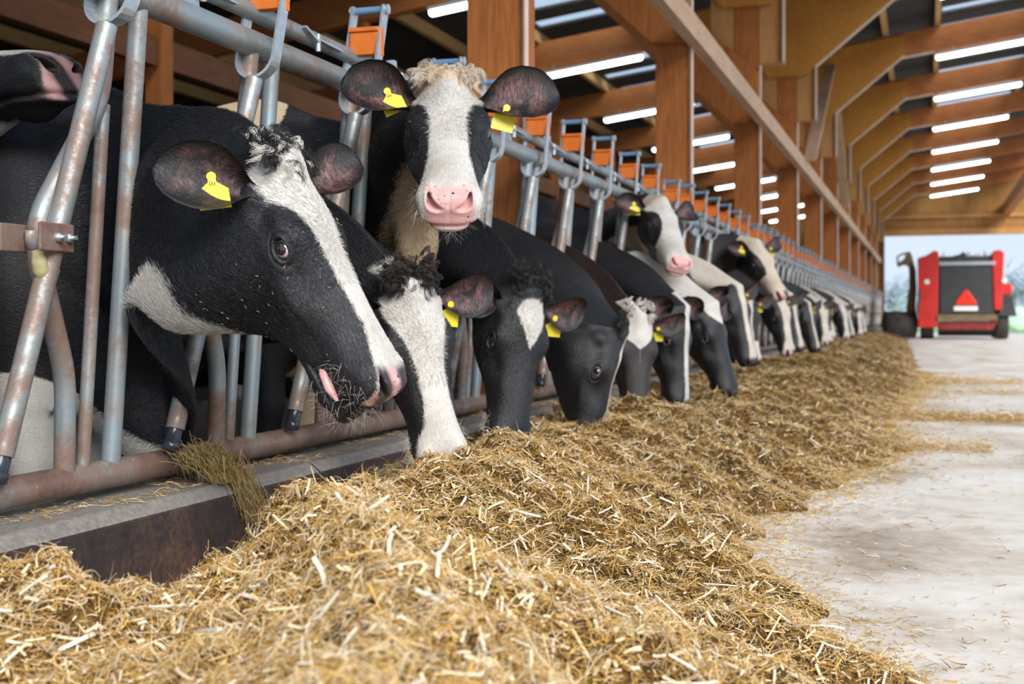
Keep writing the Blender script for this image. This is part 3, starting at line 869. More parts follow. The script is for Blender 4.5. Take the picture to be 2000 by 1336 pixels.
# coat: distance to the white / black border decides the colour, broken up along the hair
t = NT('cow_coat')
at = lambda nm: (lambda a: (setattr(a, 'attribute_name', nm), a)[1])(t.new('ShaderNodeAttribute'))
rest = at('rest').outputs['Vector']
mp = t.new('ShaderNodeMapping'); mp.inputs['Scale'].default_value = (70, 190, 190); t.link(rest, mp.inputs[0])
fine = t.noise(mp.outputs[0], 1.0, 5, 0.65, 0.8)
mp2 = t.new('ShaderNodeMapping'); mp2.inputs['Scale'].default_value = (9, 9, 9); t.link(rest, mp2.inputs[0])
big = t.noise(mp2.outputs[0], 1.0, 4, 0.6)
coat = at('coat').outputs['Fac']; skin = at('skin').outputs['Fac']; earin = at('earin').outputs['Fac']
edge = t.math('ADD', coat, t.math('ADD', t.math('MULTIPLY', t.math('SUBTRACT', fine, 0.5), 0.020), t.math('MULTIPLY', t.math('SUBTRACT', big, 0.5), 0.012)))
wmask = t.ramp(t.math('ADD', t.math('MULTIPLY', edge, 60.0), 0.5), [(0.25, (0, 0, 0)), (0.75, (1, 1, 1))])
blackc = t.ramp(big, [(0.3, (0.006, 0.006, 0.0075)), (0.7, (0.013, 0.012, 0.013))])
whitec = t.ramp(t.math('ADD', t.math('MULTIPLY', fine, 0.45), t.math('MULTIPLY', big, 0.55)), [(0.32, (0.46, 0.41, 0.35)), (0.52, (0.62, 0.59, 0.54)), (0.7, (0.70, 0.68, 0.64))])
cream = at('cream').outputs['Fac']
whitec = t.mix(cream, whitec, (0.62, 0.43, 0.22))
brown = at('brown').outputs['Fac']
blackc = t.mix(brown, blackc, (0.045, 0.022, 0.017))
c = t.mix(wmask, blackc, whitec)
vor = t.new('ShaderNodeTexVoronoi'); t.link(rest, vor.inputs['Vector']); vor.inputs['Scale'].default_value = 62
spot = t.math('MULTIPLY', t.ramp(vor.outputs['Distance'], [(0.22, (1, 1, 1)), (0.30, (0, 0, 0))]), t.ramp(big, [(0.50, (0, 0, 0)), (0.54, (1, 1, 1))]))
pinkc = t.mix(t.math('MULTIPLY', spot, at('spots').outputs['Fac']), t.ramp(big, [(0.3, (0.66, 0.33, 0.31)), (0.7, (0.80, 0.49, 0.46))]), (0.035, 0.022, 0.022))
c = t.mix(t.math('MULTIPLY', skin, 1.0), c, t.mix(at('darknose').outputs['Fac'], pinkc, (0.035, 0.026, 0.026)))
mp3 = t.new('ShaderNodeMapping'); mp3.inputs['Scale'].default_value = (16, 16, 16); t.link(rest, mp3.inputs[0])
en = t.noise(mp3.outputs[0], 1.0, 3, 0.55, 0.4)
mp4 = t.new('ShaderNodeMapping'); mp4.inputs['Scale'].default_value = (60, 160, 60); t.link(rest, mp4.inputs[0])
es = t.noise(mp4.outputs[0], 1.0, 3, 0.6, 0.3)
ef = t.math('MULTIPLY', t.math('MULTIPLY', t.ramp(en, [(0.40, (0, 0, 0)), (0.62, (1, 1, 1))]), earin), t.ramp(es, [(0.38, (.15, .15, .15)), (0.60, (1, 1, 1))]), True)
earc = t.mix(ef, (0.010, 0.008, 0.0085), (0.23, 0.105, 0.095))
c = t.mix(t.math('MULTIPLY', earin, 3.0, True), c, earc)
hgt = t.math('ADD', t.math('MULTIPLY', fine, 0.7), t.math('MULTIPLY', big, 0.3))
t.bump(hgt, 0.42, 0.012)
rgh = t.mix(skin, t.ramp(fine, [(0.3, (0.34, 0.34, 0.34)), (0.7, (0.52, 0.52, 0.52))]), (0.30, 0.30, 0.30))
M['coat'] = t.set(c, rgh, 0.0, 0.5)
t.b.inputs['Sheen Weight'].default_value = 0.0; t.b.inputs['Sheen Roughness'].default_value = 0.4

te = NT('cow_eye')
tcn = te.new('ShaderNodeTexCoord'); sx_ = te.new('ShaderNodeSeparateXYZ'); te.link(tcn.outputs['Object'], sx_.inputs[0])
rr = te.math('SQRT', te.math('ADD', te.math('POWER', sx_.outputs['X'], 2.0), te.math('POWER', te.math('MULTIPLY', sx_.outputs['Z'], 1.12), 2.0)))
ecol = te.ramp(te.math('MULTIPLY', rr, 40.0), [(0.20, (0.004, 0.004, 0.006)), (0.34, (0.018, 0.010, 0.007)), (0.60, (0.035, 0.018, 0.012)), (0.64, (0.55, 0.50, 0.50)), (0.76, (0.60, 0.36, 0.36))])
te.set(ecol, 0.08, 0.0, 0.6); te.b.inputs['Coat Weight'].default_value = 1.0; te.b.inputs['Coat Roughness'].default_value = 0.02
M['eye'] = te.mat
M['tag'] = simple('yellow_ear_tag_plastic', (0.80, 0.64, 0.03), 0.42, 0, 0.06, 40)
M['ink'] = simple('printed_black_marks', (0.05, 0.045, 0.02), 0.6)
M['tongue'] = simple('pink_tongue', (0.62, 0.30, 0.29), 0.3, 0, 0.15, 60)
def hairmat(name, col, rough=0.34):
    t = NT(name)
    a = t.new('ShaderNodeAttribute', attribute_name='tint')
    t.link(a.outputs['Color'], t.b.inputs['Base Color']); t.set(None, rough, 0.0, 0.5)
    return t.mat
M['hair'] = hairmat('cow_hair', None)
def hair(name, P, rad, tint, parent):
    """P: (n, k, 3) strands in world space; rad: (n,) root radius; tint: (n, 3)."""
    n, k = P.shape[:2]
    hc = bpy.data.hair_curves.new(name)
    hc.add_curves([k] * n)
    hc.attributes['position'].data.foreach_set('vector', P.astype(np.float32).ravel())
    tap = np.linspace(1, 0.25, k)
    r = hc.attributes.get('radius') or hc.attributes.new('radius', 'FLOAT', 'POINT')
    r.data.foreach_set('value', (np.asarray(rad)[:, None] * tap[None]).astype(np.float32).ravel())
    c = hc.attributes.new('tint', 'FLOAT_COLOR', 'CURVE')
    c.data.foreach_set('color', np.concatenate([tint, np.ones((n, 1))], 1).astype(np.float32).ravel())
    hc.materials.append(M['hair'])
    o = bpy.data.objects.new(name, hc); COL.objects.link(o); o.parent = parent
    return o
EARP, EARQ, EARIN, EARU = ear_mesh()
CANON = {'near': canonical(0.0032, 0.022), 'far': canonical(0.0095, 0.034)}
# ---------------------------------------------------------------- building one cow
def head_xyz(V): return V[:, 0] - NX, V[:, 1], V[:, 2] - HZ0
def blaze(hx, hy, hz, tab, off=0.0):
    tab = np.array(tab); w = np.interp(hx, tab[:, 0], tab[:, 1])
    d = w - np.abs(hy - off)
    d = np.minimum(d, hz + .105)
    return np.where((hx < tab[0, 0] - .03) | (hx > tab[-1, 0] + .06), -.05, d)
def patches(V, seed, amount=0.0):
    r = np.random.default_rng(seed); f = np.zeros(len(V))
    for _ in range(5):
        k = r.normal(0, 1, 3) * np.array([3.6, 3.2, 3.4]); f += np.sin(V @ k + r.uniform(0, 6.28))
    return (f / 5 - .22 + amount) * .25

def tag_mesh():
    m = MB()
    poly = [(-.0065, .004), (.0065, .004), (.0075, -.012), (.0265, -.026), (.0275, -.060), (-.0275, -.060), (-.0265, -.026), (-.0075, -.012)]
    m.prism(poly, -.001, .001, 0, 'y')
    m.lathe([(.007, -.004), (.0085, -.001), (.0085, .0025)], (0, 0, -.002), (0, 1, 0), 12, 0)
    for i in (-1, 0, 1): m.box(i * .004 - .0008, i * .004 + .0008, .0010, .0014, -.018, -.012, 1)
    return m.mesh('ear_tag', [M['tag'], M['ink']])
TAGME = tag_mesh()
def eye_mesh():
    m = MB(); n = 20
    prof = [(0.0211 * math.sin(math.pi * i / n) + 1e-5, -.0211 * math.cos(math.pi * i / n)) for i in range(n + 1)]
    m.lathe(prof, (0, 0, 0), (0, 1, 0), 28)
    return m.mesh('eye', M['eye'])
EYEME = eye_mesh()

def make_cow(label, pose, coatfn, res='near', ears=None, tags='RL', nose=(1.0, 0.0), lock=None, brown=0.0, cream=None, group=None, fur=0, gaze=0.0, tongue=False, mouth=0.0, throat=.03):
    V, Q, eye_y = CANON[res]
    k = pose.k
    hx, hy, hz = head_xyz(V)
    coat = coatfn(V, hx, hy, hz)
    ay = np.abs(hy); zm = -.123 + .10 * (hx - .5) ** 2
    pad = sstep(.488, .502, hx) * sstep(-.130, -.121, hz) * sstep(-.026, -.036, hz) * sstep(.068, .056, ay)
    lip = sstep(.44, .50, hx) * sstep(.016, .009, np.abs(hz - zm)) * .8
    skin = np.maximum(pad, lip)
    er = np.sqrt(((hx - EYE[0]) / .025) ** 2 + ((hz - EYE[2]) / .016) ** 2)
    lid = sstep(1.45, 1.15, er) * (ay > .06) * (hx > 0)
    coat = coat - lid * .2
    darkn = np.full(len(V), nose[1])
    if nose[1] > .3 and nose[1] < .95: darkn = np.clip(nose[1] + .9 * np.sin(hy * 70 + hz * 55 + 1.0), 0, 1)
    VP = V.copy()
    tw_ = sstep(-.10, .22, V[:, 0]) * (sstep(NX + .36, NX + .06, V[:, 0]) if throat > .05 else sstep(NX + .14, NX - .04, V[:, 0]))
    VP[:, 2] -= throat * tw_ * sstep(1.15, 1.02, V[:, 2]) * (V[:, 2] > .6)
    VP[:, 1] *= 1 - min(.5, throat * 1.8) * tw_ * sstep(1.12, .98, V[:, 2])
    if mouth:                                    # lower jaw let down a little
        wj = sstep(zm + .003, zm - .003, hz) * sstep(.16, .40, hx); m_ = math.radians(mouth)
        ox, oz = hx - .14, hz + .14
        VP[:, 0] += wj * (ox * (math.cos(m_) - 1) + oz * math.sin(m_)); VP[:, 2] += wj * (-ox * math.sin(m_) + oz * (math.cos(m_) - 1))
        skin = skin * (1 - sstep(-.105, -.118, hz))
    P = pose(VP)
    if throat > .05:                             # even out the skin of the bent throat
        mk = sstep(-.40, -.26, hx) * sstep(.16, .04, hx) * sstep(-.10, -.17, hz) * (V[:, 2] > .62)
        act = mk > 0; E2 = np.concatenate([Q[:, [0, 1]], Q[:, [1, 2]], Q[:, [2, 3]], Q[:, [3, 0]]]); E2 = E2[act[E2].any(1)]
        dg = np.maximum(np.bincount(E2.ravel(), minlength=len(V)), 1)[:, None]
        for _ in range(500):
            acc = np.stack([np.bincount(E2[:, 0], P[E2[:, 1], c], len(V)) + np.bincount(E2[:, 1], P[E2[:, 0], c], len(V)) for c in range(3)], 1)
            P = P + (mk[:, None] * .6) * (acc / dg - P) * act[:, None]
    cr = np.zeros(len(V)) if cream is None else np.clip(cream(V, hx, hy, hz), 0, 1)
    allP, allQ = [P], [Q]; A = dict(coat=[coat], skin=[skin], earin=[np.zeros(len(V))], cream=[cr], dark=[darkn], rest=[V])
    base = len(V); tagspots = []
    ears = ears or {}
    for side in (-1, 1):
        e = ears.get('L' if side > 0 else 'R', ears.get('both', ((-.15, .95, .2), (.62, .15, .75))))
        if e is None: continue
        e1 = np.array(e[0], float) * np.array([1, side, 1]); e3 = np.array(e[1], float) * np.array([1, side, 1])
        ew = e[2] if len(e) > 2 else 1.0
        e1 /= np.linalg.norm(e1); e3 -= e1 * e3.dot(e1); e3 /= np.linalg.norm(e3); e2 = np.cross(e3, e1)
        R = np.stack([e1, e2, e3], 1)
        b = np.array([.040, side * .088, -.050])
        ep = (R @ (EARP * ew).T).T + b - e1 * .012 - e3 * .016
        W = pose.Pj + ((pose.Rh @ (ep + np.array([0, 0, .10])).T).T) * k
        q = EARQ if side > 0 else EARQ
        allP.append(W); allQ.append(q + base); base += len(W)
        vr = ep + np.array([NX, 0, HZ0])
        A['coat'].append(np.full(len(W), -.06)); A['skin'].append(np.zeros(len(W))); A['earin'].append(np.clip(EARIN, 0, 1) * sstep(.95, .70, EARU))
        A['cream'].append(np.zeros(len(W))); A['dark'].append(np.ones(len(W))); A['rest'].append(vr)
        tagspots.append((side, R, b, ew, e))
    PB = P; P = np.concatenate(allP); Q = np.concatenate(allQ)
    loc = np.array([pose.Pb[0] - .75 * k * math.cos(0), pose.Pb[1], P[:, 2].min()])
    me = numpy_mesh('cow', P - loc, Q)
    for nm, key in (('coat', 'coat'), ('skin', 'skin'), ('earin', 'earin'), ('cream', 'cream'), ('darknose', 'dark')): fattr(me, nm, np.concatenate(A[key]))
    rest = np.concatenate(A['rest']); fattr(me, 'rest', rest, 'FLOAT_VECTOR')
    fattr(me, 'brown', np.full(len(P), brown)); fattr(me, 'spots', np.full(len(P), nose[0]))
    me.materials.append(M['coat'])
    o = bpy.data.objects.new('cow', me); COL.objects.link(o); o.location = loc
    tag(o, label, 'cow', group)
    Lv = Vector(loc)
    # eyes
    for side in (-1, 1):
        w = pose.head(EYE[0], side * (eye_y - .0165), EYE[2])
        R = pose.Rh @ np.array([[1, 0, 0], [0, 1, 0], [0, 0, 1]]) if side > 0 else pose.Rh @ np.array([[-1, 0, 0], [0, -1, 0], [0, 0, 1]])
        g = gaze * side
        R = R @ np.array([[math.cos(g), -math.sin(g), 0], [math.sin(g), math.cos(g), 0], [0, 0, 1]])
        y = bpy.data.objects.new('eye', EYEME); COL.objects.link(y); y.parent = o
        y.matrix_basis = Matrix.Translation(Vector(w) - Lv) @ qmat(R).to_matrix().to_4x4() @ Matrix.Scale(k, 4)
    # ear tags
    for side, R, b, ew, e in tagspots:
        if ('L' if side > 0 else 'R') not in tags: continue
        u0, a0 = (e[3] if len(e) > 3 else (.46, -.35))
        i = int(u0 * 25); j = int((a0 + 1) / 2 * 16)
        lp = EARP[26 * 17 + i * 17 + j] * ew
        pt = R @ lp + b - R[:, 0] * .012 - R[:, 2] * .016
        w = pose.Pj + pose.Rh @ (pt + np.array([0, 0, .10])) * k
        nrm = pose.Rh @ (R[:, 2] + .15 * R[:, 0]); nrm = nrm + camvec(0, 0, 1) * .6; nrm /= np.linalg.norm(nrm)
        sway = e[4] if len(e) > 4 else 0.0
        dn = np.array([0, 0, -1.0]) + camvec(1, 0, 0) * sway; dn -= nrm * dn.dot(nrm); dn /= np.linalg.norm(dn)
        x = np.cross(nrm, -dn)
        Rm = np.stack([x, nrm, -dn], 1)
        tg = bpy.data.objects.new('ear_tag', TAGME); COL.objects.link(tg); tg.parent = o
        tg['label'] = 'yellow plastic ear tag'
        tg.matrix_basis = Matrix.Translation(Vector(w + nrm * .006) - Lv) @ qmat(Rm).to_matrix().to_4x4() @ Matrix.Scale(k * 1.18, 4)
    # curly forelock
    r = np.random.default_rng(abs(hash(label)) % 9999 if False else len(label) * 7 + 3)
    if lock:
        n, ln, tint0, mixw, rad = lock
        S = np.linspace(0, 1, 12); per = 16; g = n // per; n = g * per
        root = np.stack([r.normal(-.030, .026, g), r.uniform(-.080, .080, g), np.zeros(g)], 1)
        root[:, 2] = .020 - 1.4 * root[:, 1] ** 2 - .22 * np.maximum(-root[:, 0] - .02, 0)
        d0_ = np.stack([r.normal(.25, .5, g), root[:, 1] * 5 + r.normal(0, .35, g), np.full(g, .75)], 1); d0_ /= np.linalg.norm(d0_, axis=1)[:, None]
        L = ln * r.uniform(.5, 1.15, g)
        ph = r.uniform(0, 6.28, g); cr_ = r.uniform(.005, .013, g); tw = r.uniform(1.5, 4.5, g) * r.choice([-1, 1], g)
        p = root[:, None, :] + d0_[:, None, :] * (L[:, None] * (S - .45 * S ** 2)[None])[..., None]
        p[..., 2] -= (L[:, None] * .50 * S[None] ** 2)
        ang = ph[:, None] + tw[:, None] * S[None]
        amp = cr_[:, None] * np.minimum(1, S * 2.2)[None]
        p[..., 0] += amp * (np.cos(ang) - np.cos(ph)[:, None]); p[..., 1] += amp * (np.sin(ang) - np.sin(ph)[:, None])
        p[..., 2] += .5 * amp * np.sin(ang * .7)
        p = np.repeat(p, per, 0) + r.normal(0, .0042, (n, 1, 3)) * (1 - .45 * S)[None, :, None] + r.normal(0, .0014, (n, 12, 3)) * S[None, :, None]
        gi = np.repeat(np.arange(g), per); gmix = np.repeat(r.uniform(0, 1, g), per); gb = np.repeat(r.uniform(.75, 1.1, g), per)
        Wp = pose.Pj + np.einsum('ij,nkj->nki', pose.Rh, p + np.array([0, 0, .10])) * k - loc
        ti = np.where(gmix[:, None] < mixw, np.array(lock[2][1]), np.array(lock[2][0])) * (gb * r.uniform(.85, 1.15, n))[:, None]
        hair('forelock', Wp, np.full(n, rad), ti, o)
    # short coat over head and neck
    if fur:
        P0 = PB
        m = (V[:, 0] > .02) & (skin < .2) & (er > 1.5)
        f = Q[:len(CANON[res][1])]
        f = f[m[f].all(1)]
        a, b_, c, d = (P0[f[:, i]] for i in range(4))
        cen = (a + b_ + c + d) / 4
        nr = np.cross(c - a, d - b_); ar = np.linalg.norm(nr, axis=1); nr /= ar[:, None] + 1e-12
        toward = np.einsum('ij,ij->i', nr, np.array([0, 0, H]) - cen) > -.35 * np.linalg.norm(cen - np.array([0, 0, H]), axis=1)
        ar = ar * toward
        pick = r.choice(len(f), fur, p=ar / ar.sum())
        uv = r.uniform(0, 1, (fur, 2)); u, v = uv[:, :1], uv[:, 1:]
        root = a[pick] * (1 - u) * (1 - v) + b_[pick] * u * (1 - v) + c[pick] * u * v + d[pick] * (1 - u) * v
        vc = V[f].mean(1)[pick]; n_ = nr[pick]
        x, y, z = head_xyz(vc)
        headw = sstep(-.06, .05, x)
        dr = np.stack([x - .20, y * 1.3, z * 0 - .02], 1) * headw[:, None] + np.stack([-np.ones(fur), y * 0, -.35 * np.ones(fur)], 1) * .15 * (1 - headw)[:, None]
        Rv = pose.rot(np.clip(vc[:, 0] / NX, 0, 1))
        dw = np.einsum('nij,nj->ni', Rv, dr) + r.normal(0, .03, (fur, 3))
        dw -= n_ * np.einsum('ij,ij->i', dw, n_)[:, None]; dw /= np.linalg.norm(dw, axis=1)[:, None] + 1e-9
        fw = (V[:, 0][f].mean(1)[pick])
        Lh = np.where(x > .30, .007, np.where(x > -.02, .013, .017)) * r.uniform(.6, 1.3, fur) * k
        lift = np.where(x > .3, .22, .33) + r.normal(0, .1, fur)
        s = np.linspace(0, 1, 4)
        p = root[:, None, :] + dw[:, None, :] * (Lh[:, None] * s)[..., None] + n_[:, None, :] * (Lh[:, None] * lift[:, None] * (s * 1.5 - s * s))[..., None] - n_[:, None, :] * .0008
        ct_ = coat[f].mean(1)[pick] + r.normal(0, .0035, fur)
        wht = (ct_ > 0)[:, None]
        crm = cr[f].mean(1)[pick][:, None]
        white = np.array([.66, .63, .585]) * (1 - crm) + np.array([.60, .41, .21]) * crm
        ti = np.where(wht, white * r.uniform(.62, 1.12, (fur, 1)), np.array([.010, .0115, .015]) * r.uniform(.4, 2.2, (fur, 1)))
        hair('coat_hair', p - loc, np.where(wht[:, 0], .00042, .00038) * k, ti, o)
        # whiskers round the lips and a few bits of feed stuck to the face
        for nm, cond, cnt, ln_, rad, up_, tin in (('whiskers', (x > .43) & (z < -.075), 150, .034, .00028, .8, (.62, .58, .52)), ('feed_bits', (x > .12) & (wht[:, 0] == False), 60 if tongue else 0, .007, .00055, .1, (.80, .66, .40))):
            ix = np.where(cond)[0]
            if len(ix) < 20 or not cnt: continue
            ix = r.choice(ix, min(cnt, len(ix)), replace=False); m_ = len(ix)
            dd = dw[ix] * r.choice([-1, 1], (m_, 1)) * .6 + r.normal(0, .5, (m_, 3)); dd -= n_[ix] * np.einsum('ij,ij->i', dd, n_[ix])[:, None] * .9
            dd = dd / np.linalg.norm(dd, axis=1)[:, None] + n_[ix] * up_; dd /= np.linalg.norm(dd, axis=1)[:, None]
            LL = ln_ * r.uniform(.4, 1.3, m_)
            q = root[ix][:, None, :] + dd[:, None, :] * (LL[:, None] * s)[..., None] + n_[ix][:, None, :] * .004
            q[..., 2] -= LL[:, None] * .25 * s ** 2 * (up_ > .5)
            hair(nm, q - loc, np.full(m_, rad), np.array(tin) * r.uniform(.7, 1.1, (m_, 1)), o)
    if tongue:
        m = MB()
        pts = [(.41, -.040, -.146), (.44, -.058, -.150), (.475, -.064, -.154), (.505, -.060, -.156)]
        m.tube([Vector(pose.head(*p)) - Lv for p in pts], [.007 * k, .011 * k, .011 * k, .004 * k], 14, flat=.6)
        m.build('tongue', M['tongue'], o)
    return o

def neckbase(y, dz=0.0, x=-2.40, k=1.05): return np.array([x, y, NZ * k - .02 + dz])
def poll_from(p_local, world_pt, d, n, k):
    """Where the forelock must be so that a point of the head lands on world_pt."""
    R = frame(np.array(d, float), np.array(n, float))
    return np.array(world_pt) - R @ (np.array(p_local) - np.array([.02, 0, .02])) * k
def roll(d, e, ph):
    """Forehead direction: e turned towards the viewer by ph degrees about the head axis."""
    v = camvec(0, 0, 1); v = v - d * v.dot(d); v /= np.linalg.norm(v)
    e = e - d * e.dot(d); e /= np.linalg.norm(e)
    e = e - v * e.dot(v); e /= np.linalg.norm(e)
    return e * math.cos(math.radians(ph)) + v * math.sin(math.radians(ph))
EARD = ((-.15, .95, .22), (.62, .10, .78))

# ---- the cows one sees clearly
low = lambda V: np.where(V[:, 0] < .25, .66 - V[:, 2], -.2)     # white belly and legs
# front cow, head turned across the picture
d1 = camvec(.53, -.825, .16); n1 = roll(d1, camvec(.82, .57, 0), 21)
def coat1(V, x, y, z):
    b = blaze(x, y, z, [(-.03, .02), (.0, .082), (.04, .094), (.08, .088), (.14, .060), (.20, .045), (.30, .034), (.40, .031), (.45, .042), (.49, .056), (.53, .06)], -.004)
    jaw = np.minimum(np.minimum(-.222 - z - .06 * np.maximum(x - .02, 0), .34 - x), x + .03)
    jaw = np.where(x > -.09, np.minimum(jaw, .3), -.1)
    return np.maximum(np.maximum(b, jaw), low(V) + .03)
cow1 = make_cow('black cow with white blaze in front, head turned across between the bars, one yellow tag', Pose(neckbase(3.08, -.17, -2.22, 1.1), .08, poll_from((EYE[0], -.118, EYE[2]), at_D(545, 487, 2.80), d1, n1, 1.05), d1, n1, 1.05, bow=.45, late=.40), coat1,
    ears={'R': ((-.55, .72, -.38), (.35, .62, .70), 1.08, (.50, -.1), .15), 'L': ((-.1, .62, .76), (.15, -.8, .5), .90)}, tags='R', nose=(1.0, .80),
    lock=(3000, .070, ((.010, .009, .009), (.72, .68, .62)), .30, .00055), fur=110000, gaze=.12, tongue=True, mouth=8, throat=.20)
# looking cow behind her
d2 = camvec(.05, -.60, .80); n2 = camvec(.03, .80, .60)
def coat2(V, x, y, z):
    b = blaze(x, y, z, [(-.05, .06), (.0, .10), (.05, .10), (.10, .082), (.15, .060), (.20, .050), (.28, .050), (.36, .054), (.42, .070), (.46, .12), (.53, .15)])
    mz = np.minimum(x - .425, .05)
    th = np.where(x > -.75, np.minimum(np.minimum(1.075 - V[:, 2], .3), .42 - x) - .0 * y, -.1)
    th = np.minimum(th, np.where(y > -.02, .06, .035 + y * .5))
    return np.maximum(np.maximum(b, mz), np.maximum(th, patches(V, 5, .1) * (V[:, 0] < -.1) - .01))
cow2 = make_cow('black and white cow looking straight at the camera over the others, both ears tagged', Pose(neckbase(4.53, -.04, -2.28, 1.08), .0, at_D(874, 158, 4.05), d2, n2, 1.13), coat2,
    ears={'R': ((-.20, .93, .30), (.60, .12, .80), 1.15, (.45, -.1), .45), 'L': ((-.10, .97, .16), (.62, .05, .78), 1.2, (.38, -.2), -.25)}, tags='RL', nose=(1.0, 0.0),
    lock=(3600, .065, ((.66, .50, .32), (.74, .66, .55)), .5, .0006), cream=lambda V, x, y, z: sstep(.07, .0, x) * (z > -.1) * .75 + sstep(.42, .2, x) * (z < -.15) * .8, fur=60000)
# eating cow with the broad blaze
d3 = camvec(.24, -.96, .10); n3 = camvec(.40, .12, .90)
def coat3(V, x, y, z):
    b = blaze(x, y, z, [(-.02, .06), (.02, .098), (.07, .098), (.12, .080), (.18, .058), (.26, .044), (.34, .043), (.41, .055), (.45, .075), (.53, .10)], .006)
    return np.maximum(b, low(V) - .1)
cow3 = make_cow('black cow with broad white blaze eating feed, muzzle buried, dark curly poll', Pose(neckbase(3.72, -.1, -2.5), .0, at_D(808, 570, 3.72), d3, n3, .98), coat3,
    ears={'L': ((.05, .96, .05), (.45, .05, .88), 1.05, (.30, -.35), -.1), 'R': ((-.1, .95, .1), (.5, .1, .8))}, tags='L', nose=(0.0, 0.0),
    lock=(3600, .075, ((.014, .011, .010), (.05, .035, .028)), .3, .0006), fur=60000)
# eating cow with the heart-shaped star
d4 = camvec(-.05, -.975, .20); n4 = camvec(.58, .13, .80)
def coat4(V, x, y, z):
    st = np.minimum(blaze(x, y, z, [(.02, .0), (.04, .046), (.08, .064), (.13, .044), (.20, .004), (.22, -.02)], .012), x - .035 + .25 * np.abs(y - .012) * 0)
    return np.maximum(st, low(V) - .12)
cow4 = make_cow('black cow eating with heart-shaped white star on its forehead', Pose(neckbase(5.28, -.12, -2.5), .0, at_D(1040, 578, 4.95), d4, n4, 1.12), coat4,
    ears={'L': ((-.05, .96, .12), (.5, .05, .86), 1.02, (.38, -.35), -.1), 'R': ((.05, .95, .10), (.45, .1, .85))}, tags='L', nose=(0.0, 1.0),
    lock=(1600, .05, ((.012, .011, .012), (.03, .026, .024)), .3, .0006), fur=30000)
# black cow in profile
d5 = camvec(-.12, -.985, .12); n5 = camvec(.97, -.08, .20)
def coat5(V, x, y, z): return np.maximum(blaze(x, y, z, [(.05, .01), (.10, .026), (.16, .020), (.25, .014), (.34, .012), (.46, .008)]), low(V) - .12)
cow5 = make_cow('black cow eating in profile with narrow white stripe down its face', Pose(neckbase(5.94, -.12, -2.5), .0, at_D(1216, 656, 5.75), d5, n5, 1.10), coat5,
    ears={'R': None, 'both': ((-.55, .75, .1), (.3, .5, .8))}, tags='', nose=(0, 1.0), lock=(1400, .05, ((.012, .011, .012), (.03, .026, .024)), .3, .0007), fur=0)
d6 = camvec(.02, -.97, .20); n6 = camvec(.30, .2, .93)
def coat6(V, x, y, z): return np.maximum(blaze(x, y, z, [(-.02, .05), (.02, .088), (.08, .085), (.13, .06), (.18, .0)]), low(V) - .12)
cow6 = make_cow('brownish black cow with white forehead eating, mostly hidden behind the black profile head', Pose(neckbase(6.95, -.12, -2.5), .0, at_D(1250, 622, 6.65), d6, n6, 1.03), coat6, 
    ears={'both': EARD + (1.0, (.25, -.3), 0)}, tags='L', nose=(0, 1.0), brown=.3, lock=(1000, .05, ((.6, .55, .5), (.75, .7, .65)), .4, .0008))
d7 = camvec(.08, -.98, .12); n7 = camvec(.82, .0, .57)
def coat7(V, x, y, z): return np.maximum(blaze(x, y, z, [(-.02, .02), (.05, .03), (.15, .026), (.3, .022), (.5, .025)]), low(V) - .12)
cow7 = make_cow('black cow eating, thin white stripe from poll to nose, seventh from the front', Pose(neckbase(7.58, -.12, -2.5), .0, at_D(1340, 606, 7.25), d7, n7, 1.04), coat7,
    ears={'R': ((-.3, .9, .1), (.5, .3, .8)), 'L': None}, tags='', nose=(0, 1.0))
d8 = camvec(.30, -.94, .10); n8 = camvec(.80, .15, .58)
def coat8(V, x, y, z): return np.maximum(np.maximum(blaze(x, y, z, [(-.04, .06), (.0, .08), (.06, .07), (.11, .03), (.14, -.01)]), patches(V, 12, .10) * (x < -.05) - .005 * (x > -.05) - .05 * (x > -.04)), low(V) - .12)
cow8 = make_cow('black headed cow with white poll and white patched neck, eating, yellow tag', Pose(neckbase(8.2, -.12, -2.5), .0, at_D(1398, 598, 7.95), d8, n8, 1.06), coat8,
    ears={'L': ((-.05, .95, .1), (.5, -.1, .85), 1.05, (.25, -.35), 0), 'R': ((-.4, .8, .1), (.4, .4, .8))}, tags='L', nose=(0, 1.0))
d9 = camvec(.15, -.60, .78); n9 = camvec(.34, .72, .60)
def coat9(V, x, y, z):
    b = blaze(x, y, z, [(-.06, .10), (.05, .105), (.10, .085), (.15, .060), (.22, .052), (.28, .060), (.34, .085), (.53, .2)])
    mz = np.where(x > .1, np.minimum(x - .37 + .5 * np.maximum(-z - .1, 0), .08), -.1)
    nk = np.where(x < .25, np.minimum(1.10 - V[:, 2], .2), -.1)
    return np.maximum(np.maximum(b, mz), nk)
cow9 = make_cow('white faced cow with black eye patches holding its head up, cream throat, one yellow tag', Pose(neckbase(8.88), .0, at_D(1296, 394, 8.2), d9, n9, 1.11), coat9,
    ears={'R': ((-.25, .93, -.05), (.6, .1, .78), 1.0, (.45, -.2), 0), 'L': ((-.3, .6, .1), (.5, .1, .8))}, tags='R', nose=(0, 0.0),
    cream=lambda V, x, y, z: sstep(.05, .0, x) * .5 + .75 * (z < -.12))
d10 = camvec(.36, -.78, .52); n10 = camvec(.34, .52, .78)
def coat10(V, x, y, z):
    b = blaze(x, y, z, [(-.06, .10), (.05, .11), (.12, .105), (.20, .085), (.28, .075), (.34, .09), (.53, .2)], .03)
    mz = np.where(x > .1, np.minimum(x - .33, .08), -.1)
    return np.maximum(np.maximum(b, mz), patches(V, 31, .0) * (x < -.1) - .03 * (x > -.1))
